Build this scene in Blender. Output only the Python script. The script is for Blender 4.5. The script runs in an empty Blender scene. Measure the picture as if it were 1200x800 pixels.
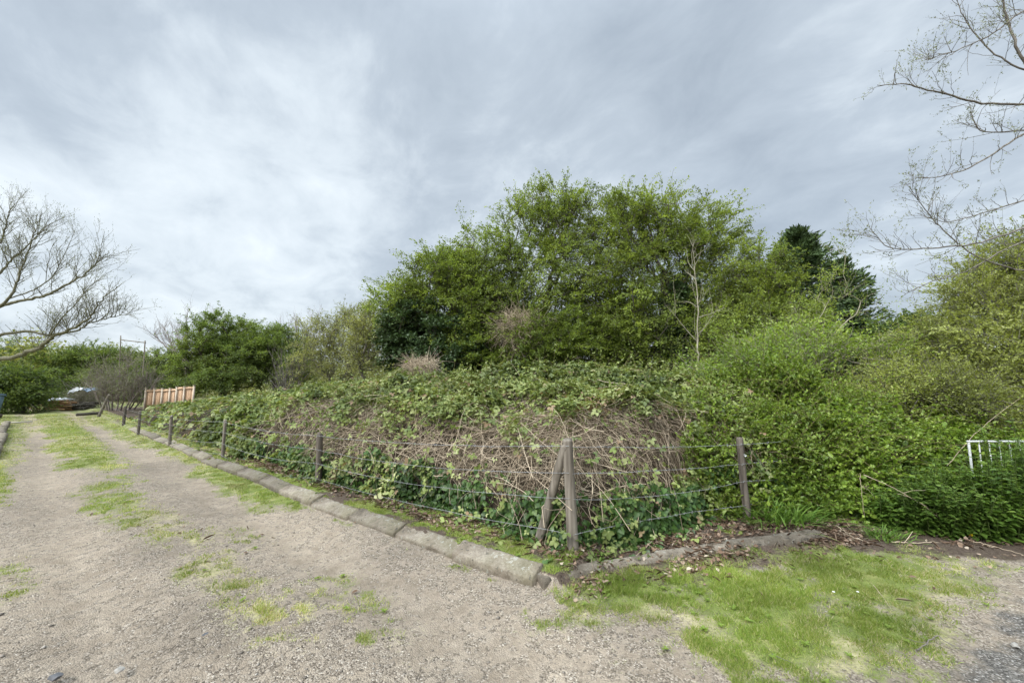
import bpy, math
import numpy as np

R = math.radians
SC = bpy.context.scene
COL = SC.collection
rng = np.random.default_rng(11)

# ------------------------------------------------------------------ camera geometry
F_PX, PITCH, EYE = 460.0, R(6.0), 1.55
D2 = np.array([-.78, .626]); N2 = np.array([.626, .78])      # along / across the track


def at(u, v, Y):
    """a measured place: bearing and elevation of a thing standing Y metres ahead"""
    x = (u - 600) / F_PX; y = (400 - v) / F_PX
    dy = math.cos(PITCH) - y * math.sin(PITCH); dz = math.sin(PITCH) + y * math.cos(PITCH)
    t = Y / dy
    return np.array([x * t, Y, EYE + dz * t])


def so(s, o, z=0.0):
    p = D2 * s + N2 * o
    return np.array([p[0], p[1], z])


# ------------------------------------------------------------------ noise
def _h(ix, iy, iz, seed):
    with np.errstate(over='ignore'):
        n = (ix.astype(np.int64) * 374761393 + iy.astype(np.int64) * 668265263 + iz.astype(np.int64) * 2147483647 + seed * 1442695041)
        n = (n ^ (n >> 13)) * 1274126177
        n = n ^ (n >> 16)
    return (n & 0xffffff).astype(np.float64) / 0xffffff


def vnoise(x, y, z=None, seed=0):
    x = np.asarray(x, float); y = np.asarray(y, float)
    two = z is None
    z = np.zeros_like(x) if z is None else np.asarray(z, float)
    ix, iy, iz = np.floor(x), np.floor(y), np.floor(z)
    fx, fy, fz = x - ix, y - iy, z - iz
    fx, fy, fz = [q * q * (3 - 2 * q) for q in (fx, fy, fz)]
    ix, iy, iz = ix.astype(np.int64), iy.astype(np.int64), iz.astype(np.int64)
    r = 0
    for a in (0, 1):
        for b in (0, 1):
            for c in ((0,) if two else (0, 1)):
                w = (fx if a else 1 - fx) * (fy if b else 1 - fy) * (fz if c else 1 - fz)
                r = r + w * _h(ix + a, iy + b, iz + c, seed)
    return r


def fbm(x, y, z=None, seed=0, o=4):
    r, a, t = 0, 1.0, 0
    for k in range(o):
        m = 2.03 ** k
        r = r + a * vnoise(np.asarray(x) * m, np.asarray(y) * m, None if z is None else np.asarray(z) * m, seed + k * 17)
        t += a; a *= .5
    return r / t


def ss(x, a, b):
    t = np.clip((np.asarray(x, float) - a) / (b - a), 0, 1)
    return t * t * (3 - 2 * t)


def nrm(v):
    return v / np.maximum(np.linalg.norm(v, axis=-1, keepdims=True), 1e-9)


# ------------------------------------------------------------------ scene helpers
def tag(o, label=None, cat=None, group=None, kind=None):
    if label: o['label'] = label
    if cat: o['category'] = cat
    if group: o['group'] = group
    if kind: o['kind'] = kind
    return o


def empty(name, loc, label, cat, group=None):
    o = bpy.data.objects.new(name, None); COL.objects.link(o)
    o.location = [float(q) for q in loc]
    o.empty_display_size = .2
    return tag(o, label, cat, group)


def mk(name, V, loops, starts, mat, parent=None, tint=None, attrs=None, smooth=False):
    V = np.asarray(V, np.float32)
    if parent is not None:
        V = V - np.array(parent.matrix_basis.translation, np.float32)
        if parent.parent is not None:
            V = V - np.array(parent.parent.matrix_basis.translation, np.float32)
    me = bpy.data.meshes.new(name)
    me.vertices.add(len(V)); me.vertices.foreach_set('co', V.ravel())
    me.loops.add(len(loops)); me.loops.foreach_set('vertex_index', np.asarray(loops, np.int32))
    me.polygons.add(len(starts)); me.polygons.foreach_set('loop_start', np.asarray(starts, np.int32))
    if smooth:
        me.polygons.foreach_set('use_smooth', np.ones(len(starts), bool))
    for k, a in dict(attrs or {}, **({} if tint is None else {'tint': tint})).items():
        at_ = me.attributes.new(k, 'FLOAT', 'POINT')
        at_.data.foreach_set('value', np.asarray(a, np.float32))
    me.update(calc_edges=True)
    if mat: me.materials.append(mat)
    o = bpy.data.objects.new(name, me); COL.objects.link(o)
    if parent is not None: o.parent = parent
    return o


class Geo:
    """collects pieces of one mesh"""
    def __init__(s): s.V, s.L, s.S, s.T, s.n, s.l = [], [], [], [], 0, 0

    def add(s, V, faces, tint=None):
        """V (m,k,3): m copies of a k-vertex template with the same faces"""
        V = np.asarray(V, float)
        if V.ndim == 2: V = V[None]
        m, k = V.shape[:2]
        if m == 0: return
        fl = np.concatenate([np.asarray(f) for f in faces]); ft = np.array([len(f) for f in faces])
        st = np.concatenate([[0], np.cumsum(ft)[:-1]])
        off = s.n + np.arange(m) * k
        s.V.append(V.reshape(-1, 3))
        s.L.append((off[:, None] + fl[None]).ravel())
        s.S.append((s.l + (np.arange(m) * len(fl))[:, None] + st[None]).ravel())
        t = np.zeros(m) if tint is None else np.broadcast_to(np.asarray(tint, float), (m,))
        s.T.append(np.repeat(t, k))
        s.n += m * k; s.l += m * len(fl)

    def build(s, name, mat, parent=None, smooth=False):
        if not s.V: return None
        return mk(name, np.concatenate(s.V), np.concatenate(s.L), np.concatenate(s.S), mat, parent, np.concatenate(s.T), smooth=smooth)


def box(g, c, size, rz=0., rx=0., ry=0., tint=0.):
    x, y, z = [q / 2 for q in size]
    b = np.array([[i * x, j * y, k * z] for k in (-1, 1) for j in (-1, 1) for i in (-1, 1)])
    from mathutils import Euler
    M = np.array(Euler((rx, ry, rz)).to_matrix())
    g.add(b @ M.T + np.asarray(c), [(0, 2, 3, 1), (4, 5, 7, 6), (0, 1, 5, 4), (2, 6, 7, 3), (0, 4, 6, 2), (1, 3, 7, 5)], tint)


def tubes(g, P, rad, k=3, tint=None, caps=False):
    """P (n,M,3) polylines, rad (n,M)"""
    P = np.asarray(P, float)
    n, M = P.shape[:2]
    if n == 0: return
    rad = np.broadcast_to(np.asarray(rad, float), (n, M))
    T = np.gradient(P, axis=1); T = nrm(T)
    ref = np.zeros((n, 1, 3)); d0 = np.abs(nrm(P[:, -1] - P[:, 0]))
    ax = np.argmin(d0, axis=1); ref[np.arange(n), 0, ax] = 1
    A = nrm(np.cross(T, ref)); B = np.cross(T, A)
    th = np.arange(k) / k * 2 * math.pi
    ring = P[:, :, None] + rad[:, :, None, None] * (A[:, :, None] * np.cos(th)[None, None, :, None] + B[:, :, None] * np.sin(th)[None, None, :, None])
    faces = []
    for i in range(M - 1):
        for j in range(k):
            faces.append((i * k + j, i * k + (j + 1) % k, (i + 1) * k + (j + 1) % k, (i + 1) * k + j))
    if caps:
        faces.append(tuple(range(k))[::-1]); faces.append(tuple((M - 1) * k + j for j in range(k)))
    g.add(ring.reshape(n, M * k, 3), faces, tint)


LEAF = {
    'diamond': (np.array([[0, 0, 0], [.5, .45, .12], [0, 1, 0], [-.5, .45, .12]]), [(0, 1, 2, 3)]),
    'oval': (np.array([[0, 0, 0], [.42, .22, .1], [.45, .6, .1], [0, 1, -.06], [-.45, .6, .1], [-.42, .22, .1]]), [(0, 1, 2, 3), (0, 3, 4, 5)]),
    'heart': (np.array([[0, .08, 0], [.3, -.06, .05], [.56, .22, .1], [.36, .62, .06], [0, 1, -.05], [-.36, .62, .06], [-.56, .22, .1], [-.3, -.06, .05]]),
              [(0, 1, 2, 3, 4), (0, 4, 5, 6, 7)]),
    'blade': (np.array([[-.5, 0, 0], [.5, 0, 0], [.32, .55, .0], [0, 1, .25], [-.32, .55, .0]]), [(0, 1, 2, 3, 4)]),
    'tri': (np.array([[-.5, 0, 0], [.5, 0, 0], [0, 1, .2]]), [(0, 1, 2)]),
}


def leaves(g, P, D, N, L, W, shape='diamond', tint=None):
    n = len(P)
    if n == 0: return
    D = nrm(D); X = nrm(np.cross(D, N)); N = np.cross(X, D)
    t, f = LEAF[shape]
    L = np.broadcast_to(L, (n,)); W = np.broadcast_to(W, (n,))
    V = P[:, None] + X[:, None] * (t[None, :, 0, None] * W[:, None, None]) + D[:, None] * (t[None, :, 1, None] * L[:, None, None]) \
        + N[:, None] * (t[None, :, 2, None] * L[:, None, None])
    g.add(V, f, tint)


def rdir(n, r=rng):
    return nrm(r.normal(size=(n, 3)))


# ------------------------------------------------------------------ materials
def new_mat(name):
    m = bpy.data.materials.new(name); m.use_nodes = True
    nt = m.node_tree; nt.nodes.clear()
    out = nt.nodes.new('ShaderNodeOutputMaterial')
    return m, nt, nt.nodes, nt.links, out


def ramp(nodes, stops):
    r = nodes.new('ShaderNodeValToRGB'); e = r.color_ramp.elements
    while len(e) > 1: e.remove(e[0])
    e[0].position = stops[0][0]; e[0].color = (*stops[0][1], 1)
    for p, c in stops[1:]:
        q = e.new(p); q.color = (*c, 1)
    return r


def leaf_mat(name, stops, rough=.5, trans=.3, spec=.3, tcol=1.3):
    m, nt, N, L, out = new_mat(name)
    a = N.new('ShaderNodeAttribute'); a.attribute_name = 'tint'
    r = ramp(N, stops); L.new(a.outputs['Fac'], r.inputs['Fac'])
    tc = N.new('ShaderNodeTexCoord'); nz = N.new('ShaderNodeTexNoise'); nz.inputs['Scale'].default_value = .9; nz.inputs['Detail'].default_value = 3
    L.new(tc.outputs['Object'], nz.inputs['Vector'])
    hs = N.new('ShaderNodeHueSaturation')
    mr = N.new('ShaderNodeMapRange'); mr.inputs['To Min'].default_value = .62; mr.inputs['To Max'].default_value = 1.38
    mr.inputs['From Min'].default_value = .3; mr.inputs['From Max'].default_value = .7
    L.new(nz.outputs['Fac'], mr.inputs['Value']); L.new(mr.outputs['Result'], hs.inputs['Value']); L.new(r.outputs['Color'], hs.inputs['Color'])
    p = N.new('ShaderNodeBsdfPrincipled'); p.inputs['Roughness'].default_value = rough; p.inputs['Specular IOR Level'].default_value = spec
    L.new(hs.outputs['Color'], p.inputs['Base Color'])
    t = N.new('ShaderNodeBsdfTranslucent')
    g = N.new('ShaderNodeMix'); g.data_type = 'RGBA'; g.blend_type = 'MULTIPLY'; g.inputs['Factor'].default_value = 1
    L.new(hs.outputs['Color'], g.inputs['A']); g.inputs['B'].default_value = (tcol * 1.05, tcol, tcol * .55, 1)
    L.new(g.outputs['Result'], t.inputs['Color'])
    x = N.new('ShaderNodeMixShader'); x.inputs['Fac'].default_value = trans
    L.new(p.outputs[0], x.inputs[1]); L.new(t.outputs[0], x.inputs[2]); L.new(x.outputs[0], out.inputs['Surface'])
    return m


def bark_mat(name, c1, c2, scale=14., rough=.9, bump=.4, tinted=False, zs=.25):
    m, nt, N, L, out = new_mat(name)
    tc = N.new('ShaderNodeTexCoord'); mp = N.new('ShaderNodeMapping'); mp.inputs['Scale'].default_value = (1, 1, zs)
    L.new(tc.outputs['Object'], mp.inputs['Vector'])
    nz = N.new('ShaderNodeTexNoise'); nz.inputs['Scale'].default_value = scale; nz.inputs['Detail'].default_value = 6
    L.new(mp.outputs[0], nz.inputs['Vector'])
    r = ramp(N, [(.3, c1), (.7, c2)])
    if tinted:
        a = N.new('ShaderNodeAttribute'); a.attribute_name = 'tint'
        mm = N.new('ShaderNodeMath'); mm.operation = 'MULTIPLY_ADD'; mm.inputs[1].default_value = .35; 
        L.new(nz.outputs['Fac'], mm.inputs[0])
        m2 = N.new('ShaderNodeMath'); m2.operation = 'MULTIPLY'; m2.inputs[1].default_value = .65
        L.new(a.outputs['Fac'], m2.inputs[0]); L.new(m2.outputs[0], mm.inputs[2]); L.new(mm.outputs[0], r.inputs['Fac'])
    else:
        L.new(nz.outputs['Fac'], r.inputs['Fac'])
    p = N.new('ShaderNodeBsdfPrincipled'); p.inputs['Roughness'].default_value = rough; p.inputs['Specular IOR Level'].default_value = .2
    L.new(r.outputs['Color'], p.inputs['Base Color'])
    b = N.new('ShaderNodeBump'); b.inputs['Strength'].default_value = bump; b.inputs['Distance'].default_value = .01
    L.new(nz.outputs['Fac'], b.inputs['Height']); L.new(b.outputs[0], p.inputs['Normal'])
    L.new(p.outputs[0], out.inputs['Surface'])
    return m


def plain_mat(name, c, rough=.6, var=.15, scale=6., metal=0.):
    return_m = bark_mat(name, tuple(q * (1 - var) for q in c), tuple(min(1, q * (1 + var)) for q in c), scale, rough, .15, zs=1.)
    return_m.node_tree.nodes['Principled BSDF'].inputs['Metallic'].default_value = metal
    return return_m


M = {}
M['hawthorn'] = leaf_mat('hawthorn leaf', [(0, (0.105, 0.147, 0.031)), (0.5, (0.197, 0.26, 0.051)), (0.85, (0.301, 0.365, 0.078)), (1, (0.408, 0.435, 0.141))], trans=.5)
M['haw_light'] = leaf_mat('light hawthorn leaf', [(0, (0.119, 0.164, 0.035)), (0.5, (0.21, 0.27, 0.054)), (0.85, (0.302, 0.356, 0.079)), (1, (0.395, 0.435, 0.145))], trans=.5)
M['ivy_tree'] = leaf_mat('climbing ivy leaf', [(0, (.034, .060, .021)), (.6, (.068, .110, .038)), (1, (.13, .185, .07))], .45, .18, .35)
M['ivy'] = leaf_mat('ground ivy leaf', [(0, (.030, .066, .016)), (.5, (.066, .125, .030)), (.85, (.125, .19, .05)), (1, (.20, .25, .09))], .42, .28, .35)
M['bramble'] = leaf_mat('bramble leaf', [(0, (.066, .096, .025)), (.4, (.138, .180, .046)), (.7, (.235, .275, .082)), (.9, (.35, .37, .17)), (1, (.25, .17, .10))], .5, .3, .4)
M['privet'] = leaf_mat('privet leaf', [(0, (.072, .128, .018)), (.45, (.155, .235, .032)), (.8, (.255, .345, .055)), (1, (.36, .42, .11))], .42, .4, .4)
M['nettle'] = leaf_mat('nettle leaf', [(0, (.058, .112, .018)), (.6, (.115, .200, .034)), (1, (.20, .29, .062))], .5, .38, .3)
M['willow'] = leaf_mat('willow leaf', [(0, (0.184, 0.216, 0.047)), (0.5, (0.296, 0.335, 0.085)), (1, (0.432, 0.459, 0.17))], .5, .4, .3)
M['conifer'] = leaf_mat('conifer spray', [(0, (.042, .070, .028)), (.6, (.076, .120, .044)), (1, (.14, .19, .07))], .6, .12, .3)
M['far_green'] = leaf_mat('far hawthorn leaf', [(0, (0.103, 0.152, 0.039)), (0.5, (0.172, 0.234, 0.058)), (1, (0.289, 0.345, 0.103))], trans=.5)
M['far_dark'] = leaf_mat('far dark leaf', [(0, (0.071, 0.112, 0.028)), (0.5, (0.128, 0.179, 0.046)), (1, (0.217, 0.268, 0.076))], trans=.5)
M['far_olive'] = leaf_mat('far olive leaf', [(0, (0.168, 0.186, 0.066)), (0.5, (0.264, 0.282, 0.102)), (1, (0.372, 0.384, 0.168))], trans=.4)
M['bud'] = leaf_mat('unfolding bud', [(0, (.13, .15, .07)), (1, (.27, .29, .16))], .6, .3, .2)
M['grass'] = leaf_mat('grass blade', [(0, (.155, .23, .040)), (.4, (.24, .31, .062)), (.65, (.33, .355, .11)), (.85, (.44, .40, .22)), (1, (.52, .46, .29))], .5, .42, .3)
M['rank'] = leaf_mat('rank grass blade', [(0, (.07, .14, .022)), (1, (.17, .27, .05))], .45, .3, .35)
M['litter'] = leaf_mat('dead leaf', [(0, (.09, .055, .035)), (.5, (.19, .125, .085)), (.85, (.27, .20, .145)), (1, (.37, .31, .24))], .75, .1, .2, 1.)
M['stem'] = bark_mat('dead bramble stem', (.125, .090, .060), (.60, .49, .355), 9., .75, .2, True, 1.)
M['greenstem'] = bark_mat('live bramble stem', (.09, .075, .035), (.20, .17, .08), 9., .7, .2, True, 1.)
M['bark'] = bark_mat('hawthorn bark', (.045, .038, .030), (.12, .105, .085))
M['bark_grey'] = bark_mat('grey bark', (.10, .088, .074), (.22, .20, .17))
M['bark_moss'] = bark_mat('mossy bark', (.095, .09, .058), (.20, .185, .13))
M['bark_pale'] = bark_mat('pale sapling bark', (.20, .18, .12), (.36, .33, .25))
M['nettle_stem'] = bark_mat('nettle stem', (.05, .075, .02), (.10, .14, .04), 9., .7, .2, True, 1.)
M['bark_rose'] = bark_mat('far bare twigs', (.17, .14, .125), (.30, .25, .225))
M['post'] = bark_mat('weathered post timber', (.085, .070, .055), (.275, .24, .195), 26., .85, .5, zs=.06)
M['post_dark'] = bark_mat('dark post timber', (.055, .045, .037), (.16, .135, .11), 26., .85, .5, zs=.06)
M['wire'] = plain_mat('galvanised wire', (.34, .34, .34), .55, .15, 30., .6)
M['white'] = plain_mat('white paint', (.46, .47, .45), .5, .08)
M['core'] = bark_mat('painted inner shade', (.028, .022, .015), (.07, .055, .035), 30., .95, .8, zs=1.)  # dark colour stands in for the shade deep inside the bushes
M['panel'] = bark_mat('orange fence timber', (.40, .25, .145), (.58, .39, .25), 10., .7, .2, True, .15)
M['concrete_post'] = plain_mat('pale post', (.55, .46, .36), .8)
M['bin'] = plain_mat('grey blue plastic', (.12, .18, .21), .5, .12)
M['tarp'] = plain_mat('white sheet', (.55, .56, .56), .6, .1)
M['tarp_blue'] = plain_mat('blue grey sheet', (.20, .26, .33), .6, .15)
M['timber'] = bark_mat('stacked timber', (.30, .17, .085), (.60, .38, .21), 8., .8, .3, True, 1.)
M['flint'] = plain_mat('dark flint', (.10, .10, .105), .6, .3, 20.)
M['plank'] = plain_mat('pale plank', (.46, .42, .36), .8, .2, 8.)
M['pale_flint'] = plain_mat('pale flint', (.30, .28, .25), .8, .25, 30.)
M['petal'] = plain_mat('dandelion petals', (.75, .58, .02), .6, .1)
M['daisy'] = plain_mat('daisy petals', (.80, .80, .78), .6, .05)


def kerb_mat():
    m, nt, N, L, out = new_mat('weathered concrete kerb')
    tc = N.new('ShaderNodeTexCoord')
    n1 = N.new('ShaderNodeTexNoise'); n1.inputs['Scale'].default_value = 5.; n1.inputs['Detail'].default_value = 8; n1.inputs['Roughness'].default_value = .7
    n2 = N.new('ShaderNodeTexNoise'); n2.inputs['Scale'].default_value = 55.; n2.inputs['Detail'].default_value = 6; n2.inputs['Roughness'].default_value = .8
    n3 = N.new('ShaderNodeTexNoise'); n3.inputs['Scale'].default_value = 2.2; n3.inputs['Detail'].default_value = 5
    for q in (n1, n2, n3): L.new(tc.outputs['Object'], q.inputs['Vector'])
    r = ramp(N, [(.30, (.075, .062, .046)), (.48, (.160, .134, .102)), (.68, (.26, .228, .183))]); L.new(n1.outputs['Fac'], r.inputs['Fac'])
    mx = N.new('ShaderNodeMix'); mx.data_type = 'RGBA'; mx.blend_type = 'OVERLAY'; mx.inputs['Factor'].default_value = .9
    L.new(r.outputs['Color'], mx.inputs['A']); L.new(n2.outputs['Fac'], mx.inputs['B'])
    ms = N.new('ShaderNodeMapRange'); ms.inputs['From Min'].default_value = .54; ms.inputs['From Max'].default_value = .68; L.new(n3.outputs['Fac'], ms.inputs['Value'])
    m2 = N.new('ShaderNodeMix'); m2.data_type = 'RGBA'; m2.inputs['B'].default_value = (.13, .125, .06, 1)
    mf = N.new('ShaderNodeMath'); mf.operation = 'MULTIPLY'; mf.inputs[1].default_value = .35
    L.new(ms.outputs[0], mf.inputs[0]); L.new(mf.outputs[0], m2.inputs['Factor']); L.new(mx.outputs['Result'], m2.inputs['A'])
    p = N.new('ShaderNodeBsdfPrincipled'); p.inputs['Roughness'].default_value = .92; p.inputs['Specular IOR Level'].default_value = .2
    n4 = N.new('ShaderNodeTexNoise'); n4.inputs['Scale'].default_value = 17.; n4.inputs['Detail'].default_value = 4; n4.inputs['Roughness'].default_value = .7; L.new(tc.outputs['Object'], n4.inputs['Vector'])
    ml = N.new('ShaderNodeMapRange'); ml.inputs['From Min'].default_value = .60; ml.inputs['From Max'].default_value = .66; L.new(n4.outputs['Fac'], ml.inputs['Value'])
    m3 = N.new('ShaderNodeMix'); m3.data_type = 'RGBA'; m3.inputs['B'].default_value = (.27, .26, .22, 1); L.new(ml.outputs[0], m3.inputs['Factor']); L.new(m2.outputs['Result'], m3.inputs['A'])
    md = N.new('ShaderNodeMapRange'); md.inputs['From Min'].default_value = .40; md.inputs['From Max'].default_value = .33; L.new(n4.outputs['Fac'], md.inputs['Value'])
    m2 = N.new('ShaderNodeMix'); m2.data_type = 'RGBA'; m2.inputs['B'].default_value = (.06, .055, .045, 1); L.new(md.outputs[0], m2.inputs['Factor']); L.new(m3.outputs['Result'], m2.inputs['A'])
    oi = N.new('ShaderNodeObjectInfo'); mr = N.new('ShaderNodeMapRange'); mr.inputs['To Min'].default_value = .72; mr.inputs['To Max'].default_value = 1.22
    L.new(oi.outputs['Random'], mr.inputs['Value']); hs = N.new('ShaderNodeHueSaturation'); L.new(mr.outputs[0], hs.inputs['Value']); L.new(m2.outputs['Result'], hs.inputs['Color'])
    L.new(hs.outputs['Color'], p.inputs['Base Color'])
    b = N.new('ShaderNodeBump'); b.inputs['Strength'].default_value = 1.; b.inputs['Distance'].default_value = .008
    ad = N.new('ShaderNodeMath'); L.new(n2.outputs['Fac'], ad.inputs[0]); L.new(n1.outputs['Fac'], ad.inputs[1])
    L.new(ad.outputs[0], b.inputs['Height']); L.new(b.outputs[0], p.inputs['Normal'])
    L.new(p.outputs[0], out.inputs['Surface'])
    return m


M['kerb'] = kerb_mat()

# ------------------------------------------------------------------ ground layout (metres)
def S_(x, y): return x * D2[0] + y * D2[1]
def O_(x, y): return x * N2[0] + y * N2[1]
def f_track(s): return np.interp(s, [1.8, 6, 9.4, 11, 17, 30, 45], [3.19, 2.9, 2.76, 2.84, 2.84, 2.9, 3.4])
KL = [(1.86, 2.565), (2.70, 2.53), (3.50, 2.475), (4.34, 2.46), (5.2, 2.44), (6.1, 2.425), (7.0, 2.42), (7.9, 2.41), (8.8, 2.38), (9.7, 2.36), (10.6, 2.38), (11.5, 2.40), (12.4, 2.42), (13.4, 2.42), (14.5, 2.41), (15.6, 2.40), (16.9, 2.39), (18.3, 2.38)]
def k_line(s): return np.interp(s, [q[0] for q in KL], [q[1] for q in KL])
def f2_(x, y): return -.403 * x + .915 * y - 3.12


def blob(x, y, cx, cy, r1, r2, ang=0.0):
    c, s = math.cos(ang), math.sin(ang)
    dx, dy = x - cx, y - cy
    a = (dx * c + dy * s) / r1; b = (-dx * s + dy * c) / r2
    return np.exp(-(a * a + b * b))


TA = math.atan2(.626, -.78)


def masks(x, y):
    """grass, straw, soil, dark: 0..1 on the ground"""
    s, o = S_(x, y), O_(x, y)
    n1 = fbm(x * 1.3, y * 1.3, seed=3); n2 = fbm(x * 4.5, y * 4.5, seed=9); n3 = fbm(x * .45, y * .45, seed=21)
    nn = (n1 - .5) * 1.1 + (n2 - .5) * .8
    on = o + (n1 - .5) * .5
    # centre strip of the track, broken near the camera
    g = np.zeros_like(x)
    for (a, b, r1, r2, am) in [(6.5, 1.0, .9, .30, .60), (5.6, 1.1, .9, .28, .58), (4.95, 1.2, .4, .18, .62), (4.3, 1.2, .9, .30, .60), (3.75, 1.2, .4, .2, .60),
                               (3.15, 1.15, .26, .11, .84), (2.9, 1.33, .18, .09, .7), (3.2, 1.2, .7, .3, .42), (2.3, 1.45, .10, .06, .6), (7.6, .95, 1.0, .36, .65), (5.2, .05, .6, .2, .5), (3.0, 1.6, 1.0, .3, .36), (4.6, 1.5, 1.2, .35, .34)]:
        p = so(a, b); g = np.maximum(g, am * blob(x, y, p[0], p[1], r1, r2, TA))
    dry = np.exp(-((o - 1.25) / .5) ** 2) * (1 - ss(s, 6, 9)) * .62
    far = ss(s + (n1 - .5) * 3, 6.8, 11.5)
    centre = np.exp(-((on - 1.05) / .46) ** 2) * far * 1.2
    kerbside = np.exp(-((on - 2.25) / .27) ** 2) * ss(s, 4.6, 6.5) * .85 + np.exp(-((o - k_line(s) + .09) / .09) ** 2) * (.40 + (n1 - .5) * 1.6) * ss(s, 1.7, 2.2)
    leftside = ss(-on, -.28, .25) * ss(s, 7, 9.5) * 1.1
    allover = ss(s + (n3 - .5) * 7, 7.5, 16) * .72
    g = np.maximum.reduce([g, centre, kerbside, leftside, allover + centre * .3])
    wheel = (np.exp(-((on - .42) / .2) ** 2) + np.exp(-((on - 1.72) / .22) ** 2)) * ss(s, 8.5, 15)
    bare = (np.exp(-((on - .42) / .22) ** 2) + np.exp(-((on - 1.74) / .25) ** 2)) * ss(s, 6, 8.5) * (1 - .75 * ss(s, 17, 25))
    g = g * (1 - np.clip(bare, 0, 1) * .82)
    straw = np.maximum.reduce([np.exp(-((on - 2.25) / .3) ** 2) * .35 * ss(s, 4.6, 6.5), wheel * .95, ss(s, 7, 12) * .42, dry])
    # verge between kerb and fence
    verge = ss(o - k_line(s), .10, .16) * (1 - ss(o - f_track(s) + nn * .25, -.05, .2)) * ss(s, 1.2, 1.7)
    g = np.where((o - k_line(s) > .10) & (s > 1.5), verge * (.86 + nn * 1.0 + (n2 - .5) * 1.2), g)
    # lawn to the right of the corner
    lawn = 0
    for (cx, cy, r1, r2, an, am) in [(.95, 3.12, .75, .32, .30, 1.15), (1.75, 3.1, .85, .55, .3, 1.2), (2.7, 3.3, .9, .55, .3, 1.05), (1.6, 2.55, .8, .35, .1, .85), (3.1, 3.7, 1.0, .28, .1, 1.0), (3.9, 3.6, .5, .22, .1, .6),
                                     (2.35, 2.75, .6, .4, .4, .95), (3.3, 3.55, .8, .32, .1, .75), (.5, 2.95, .3, .2, 0, .8)]:
        lawn = np.maximum(lawn, am * blob(x, y, cx, cy, r1, r2, an))
    right = (s < 1.75)
    g = np.where(right & (o > 1.8), np.maximum(lawn, 0), g)
    edge = ss(lawn, .18, .5) * (1 - ss(lawn, .55, .95)) * right
    straw = np.maximum(straw, edge * .42)
    straw = np.maximum(straw, blob(x, y, 1.0, 2.7, .5, .28, .2) * .65 * right)
    # hedge foot
    f2 = f2_(x, y)
    foot2 = ss(f2, -.42, -.25) * right
    foot3 = ss(y + .12 * (x - 3.6) + nn * .3, 3.45, 3.85) * ss(x, 2.9, 3.3)
    soil = np.maximum.reduce([foot2, foot3, ss(o - f_track(s), -.2, .05) * (s > 1.5), verge * 1.0, ss(y - (2.74 + .33 * (x - .4)) + nn * .25, .0, .25) * ss(x, .35, .7) * (s <= 1.75) * .9])
    hid = np.maximum.reduce([ss(o - f_track(s), .0, .25) * (s > 1.5), ss(f2, -.2, .0) * right, foot3 * .55])
    g = g * (1 - hid * .92)
    g = np.where(right & (foot2 > .3), g * .35 + ss(n2, .55, .7) * .25, g)
    dark = np.maximum(blob(x, y, 3.25, 2.5, 1.0, .36, .5), blob(x, y, 4.6, 2.95, 1.2, .45, .3)) * 1.1
    dark = ss(dark + nn * .95 + (fbm(x * 9, y * 9, seed=16, o=3) - .5) * .6, .2, 1.15)
    g = g * (1 - dark)
    # beyond the site
    out = np.maximum.reduce([ss(s, 31, 34) + 0 * x, ss(-o, .5, 1.5) * ss(s, 7, 10)])
    g = np.maximum(g, out * .85)
    g = np.where(y < .6, np.minimum(g, .4), g)
    gg = np.clip(g * .92 + (nn * .75 + (fbm(x * 11, y * 11, seed=13, o=3) - .5) * .9 + (fbm(x * 3.4, y * 3.4, seed=14, o=3) - .36) * .5 * (right & (o > 1.8))) * ss(g, .03, .3), 0, 1.2)
    return np.clip(gg, 0, 1), np.clip(straw + (n3 - .5) * .4 * (straw > .05), 0, 1), np.clip(soil, 0, 1), dark


def rut(x, y):
    s, o = S_(x, y), O_(x, y)
    w = (fbm(x * .9, y * .9, seed=44) - .5) * .35
    r = np.exp(-((o + w - .42) / .30) ** 2) + np.exp(-((o + w - 1.82) / .36) ** 2)
    return np.clip(r, 0, 1) * (.55 + .9 * (fbm(x * 1.7, y * 1.7, seed=45) - .2))


def height(x, y):
    s, o = S_(x, y), O_(x, y)
    h = (fbm(x * .7, y * .7, seed=31) - .5) * .05 + (fbm(x * 5, y * 5, seed=37, o=3) - .5) * .014
    ruts = -.045 * (np.exp(-((o - .42) / .28) ** 2) + np.exp(-((o - 1.8) / .32) ** 2))
    h = h + ruts + ss(o - k_line(s), .05, .15) * .085 * (s > 1.7) + ss(f2_(x, y), -.6, -.45) * .03 * (s <= 1.7)
    return h * ss(np.hypot(x, y), 600, 60)


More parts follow.
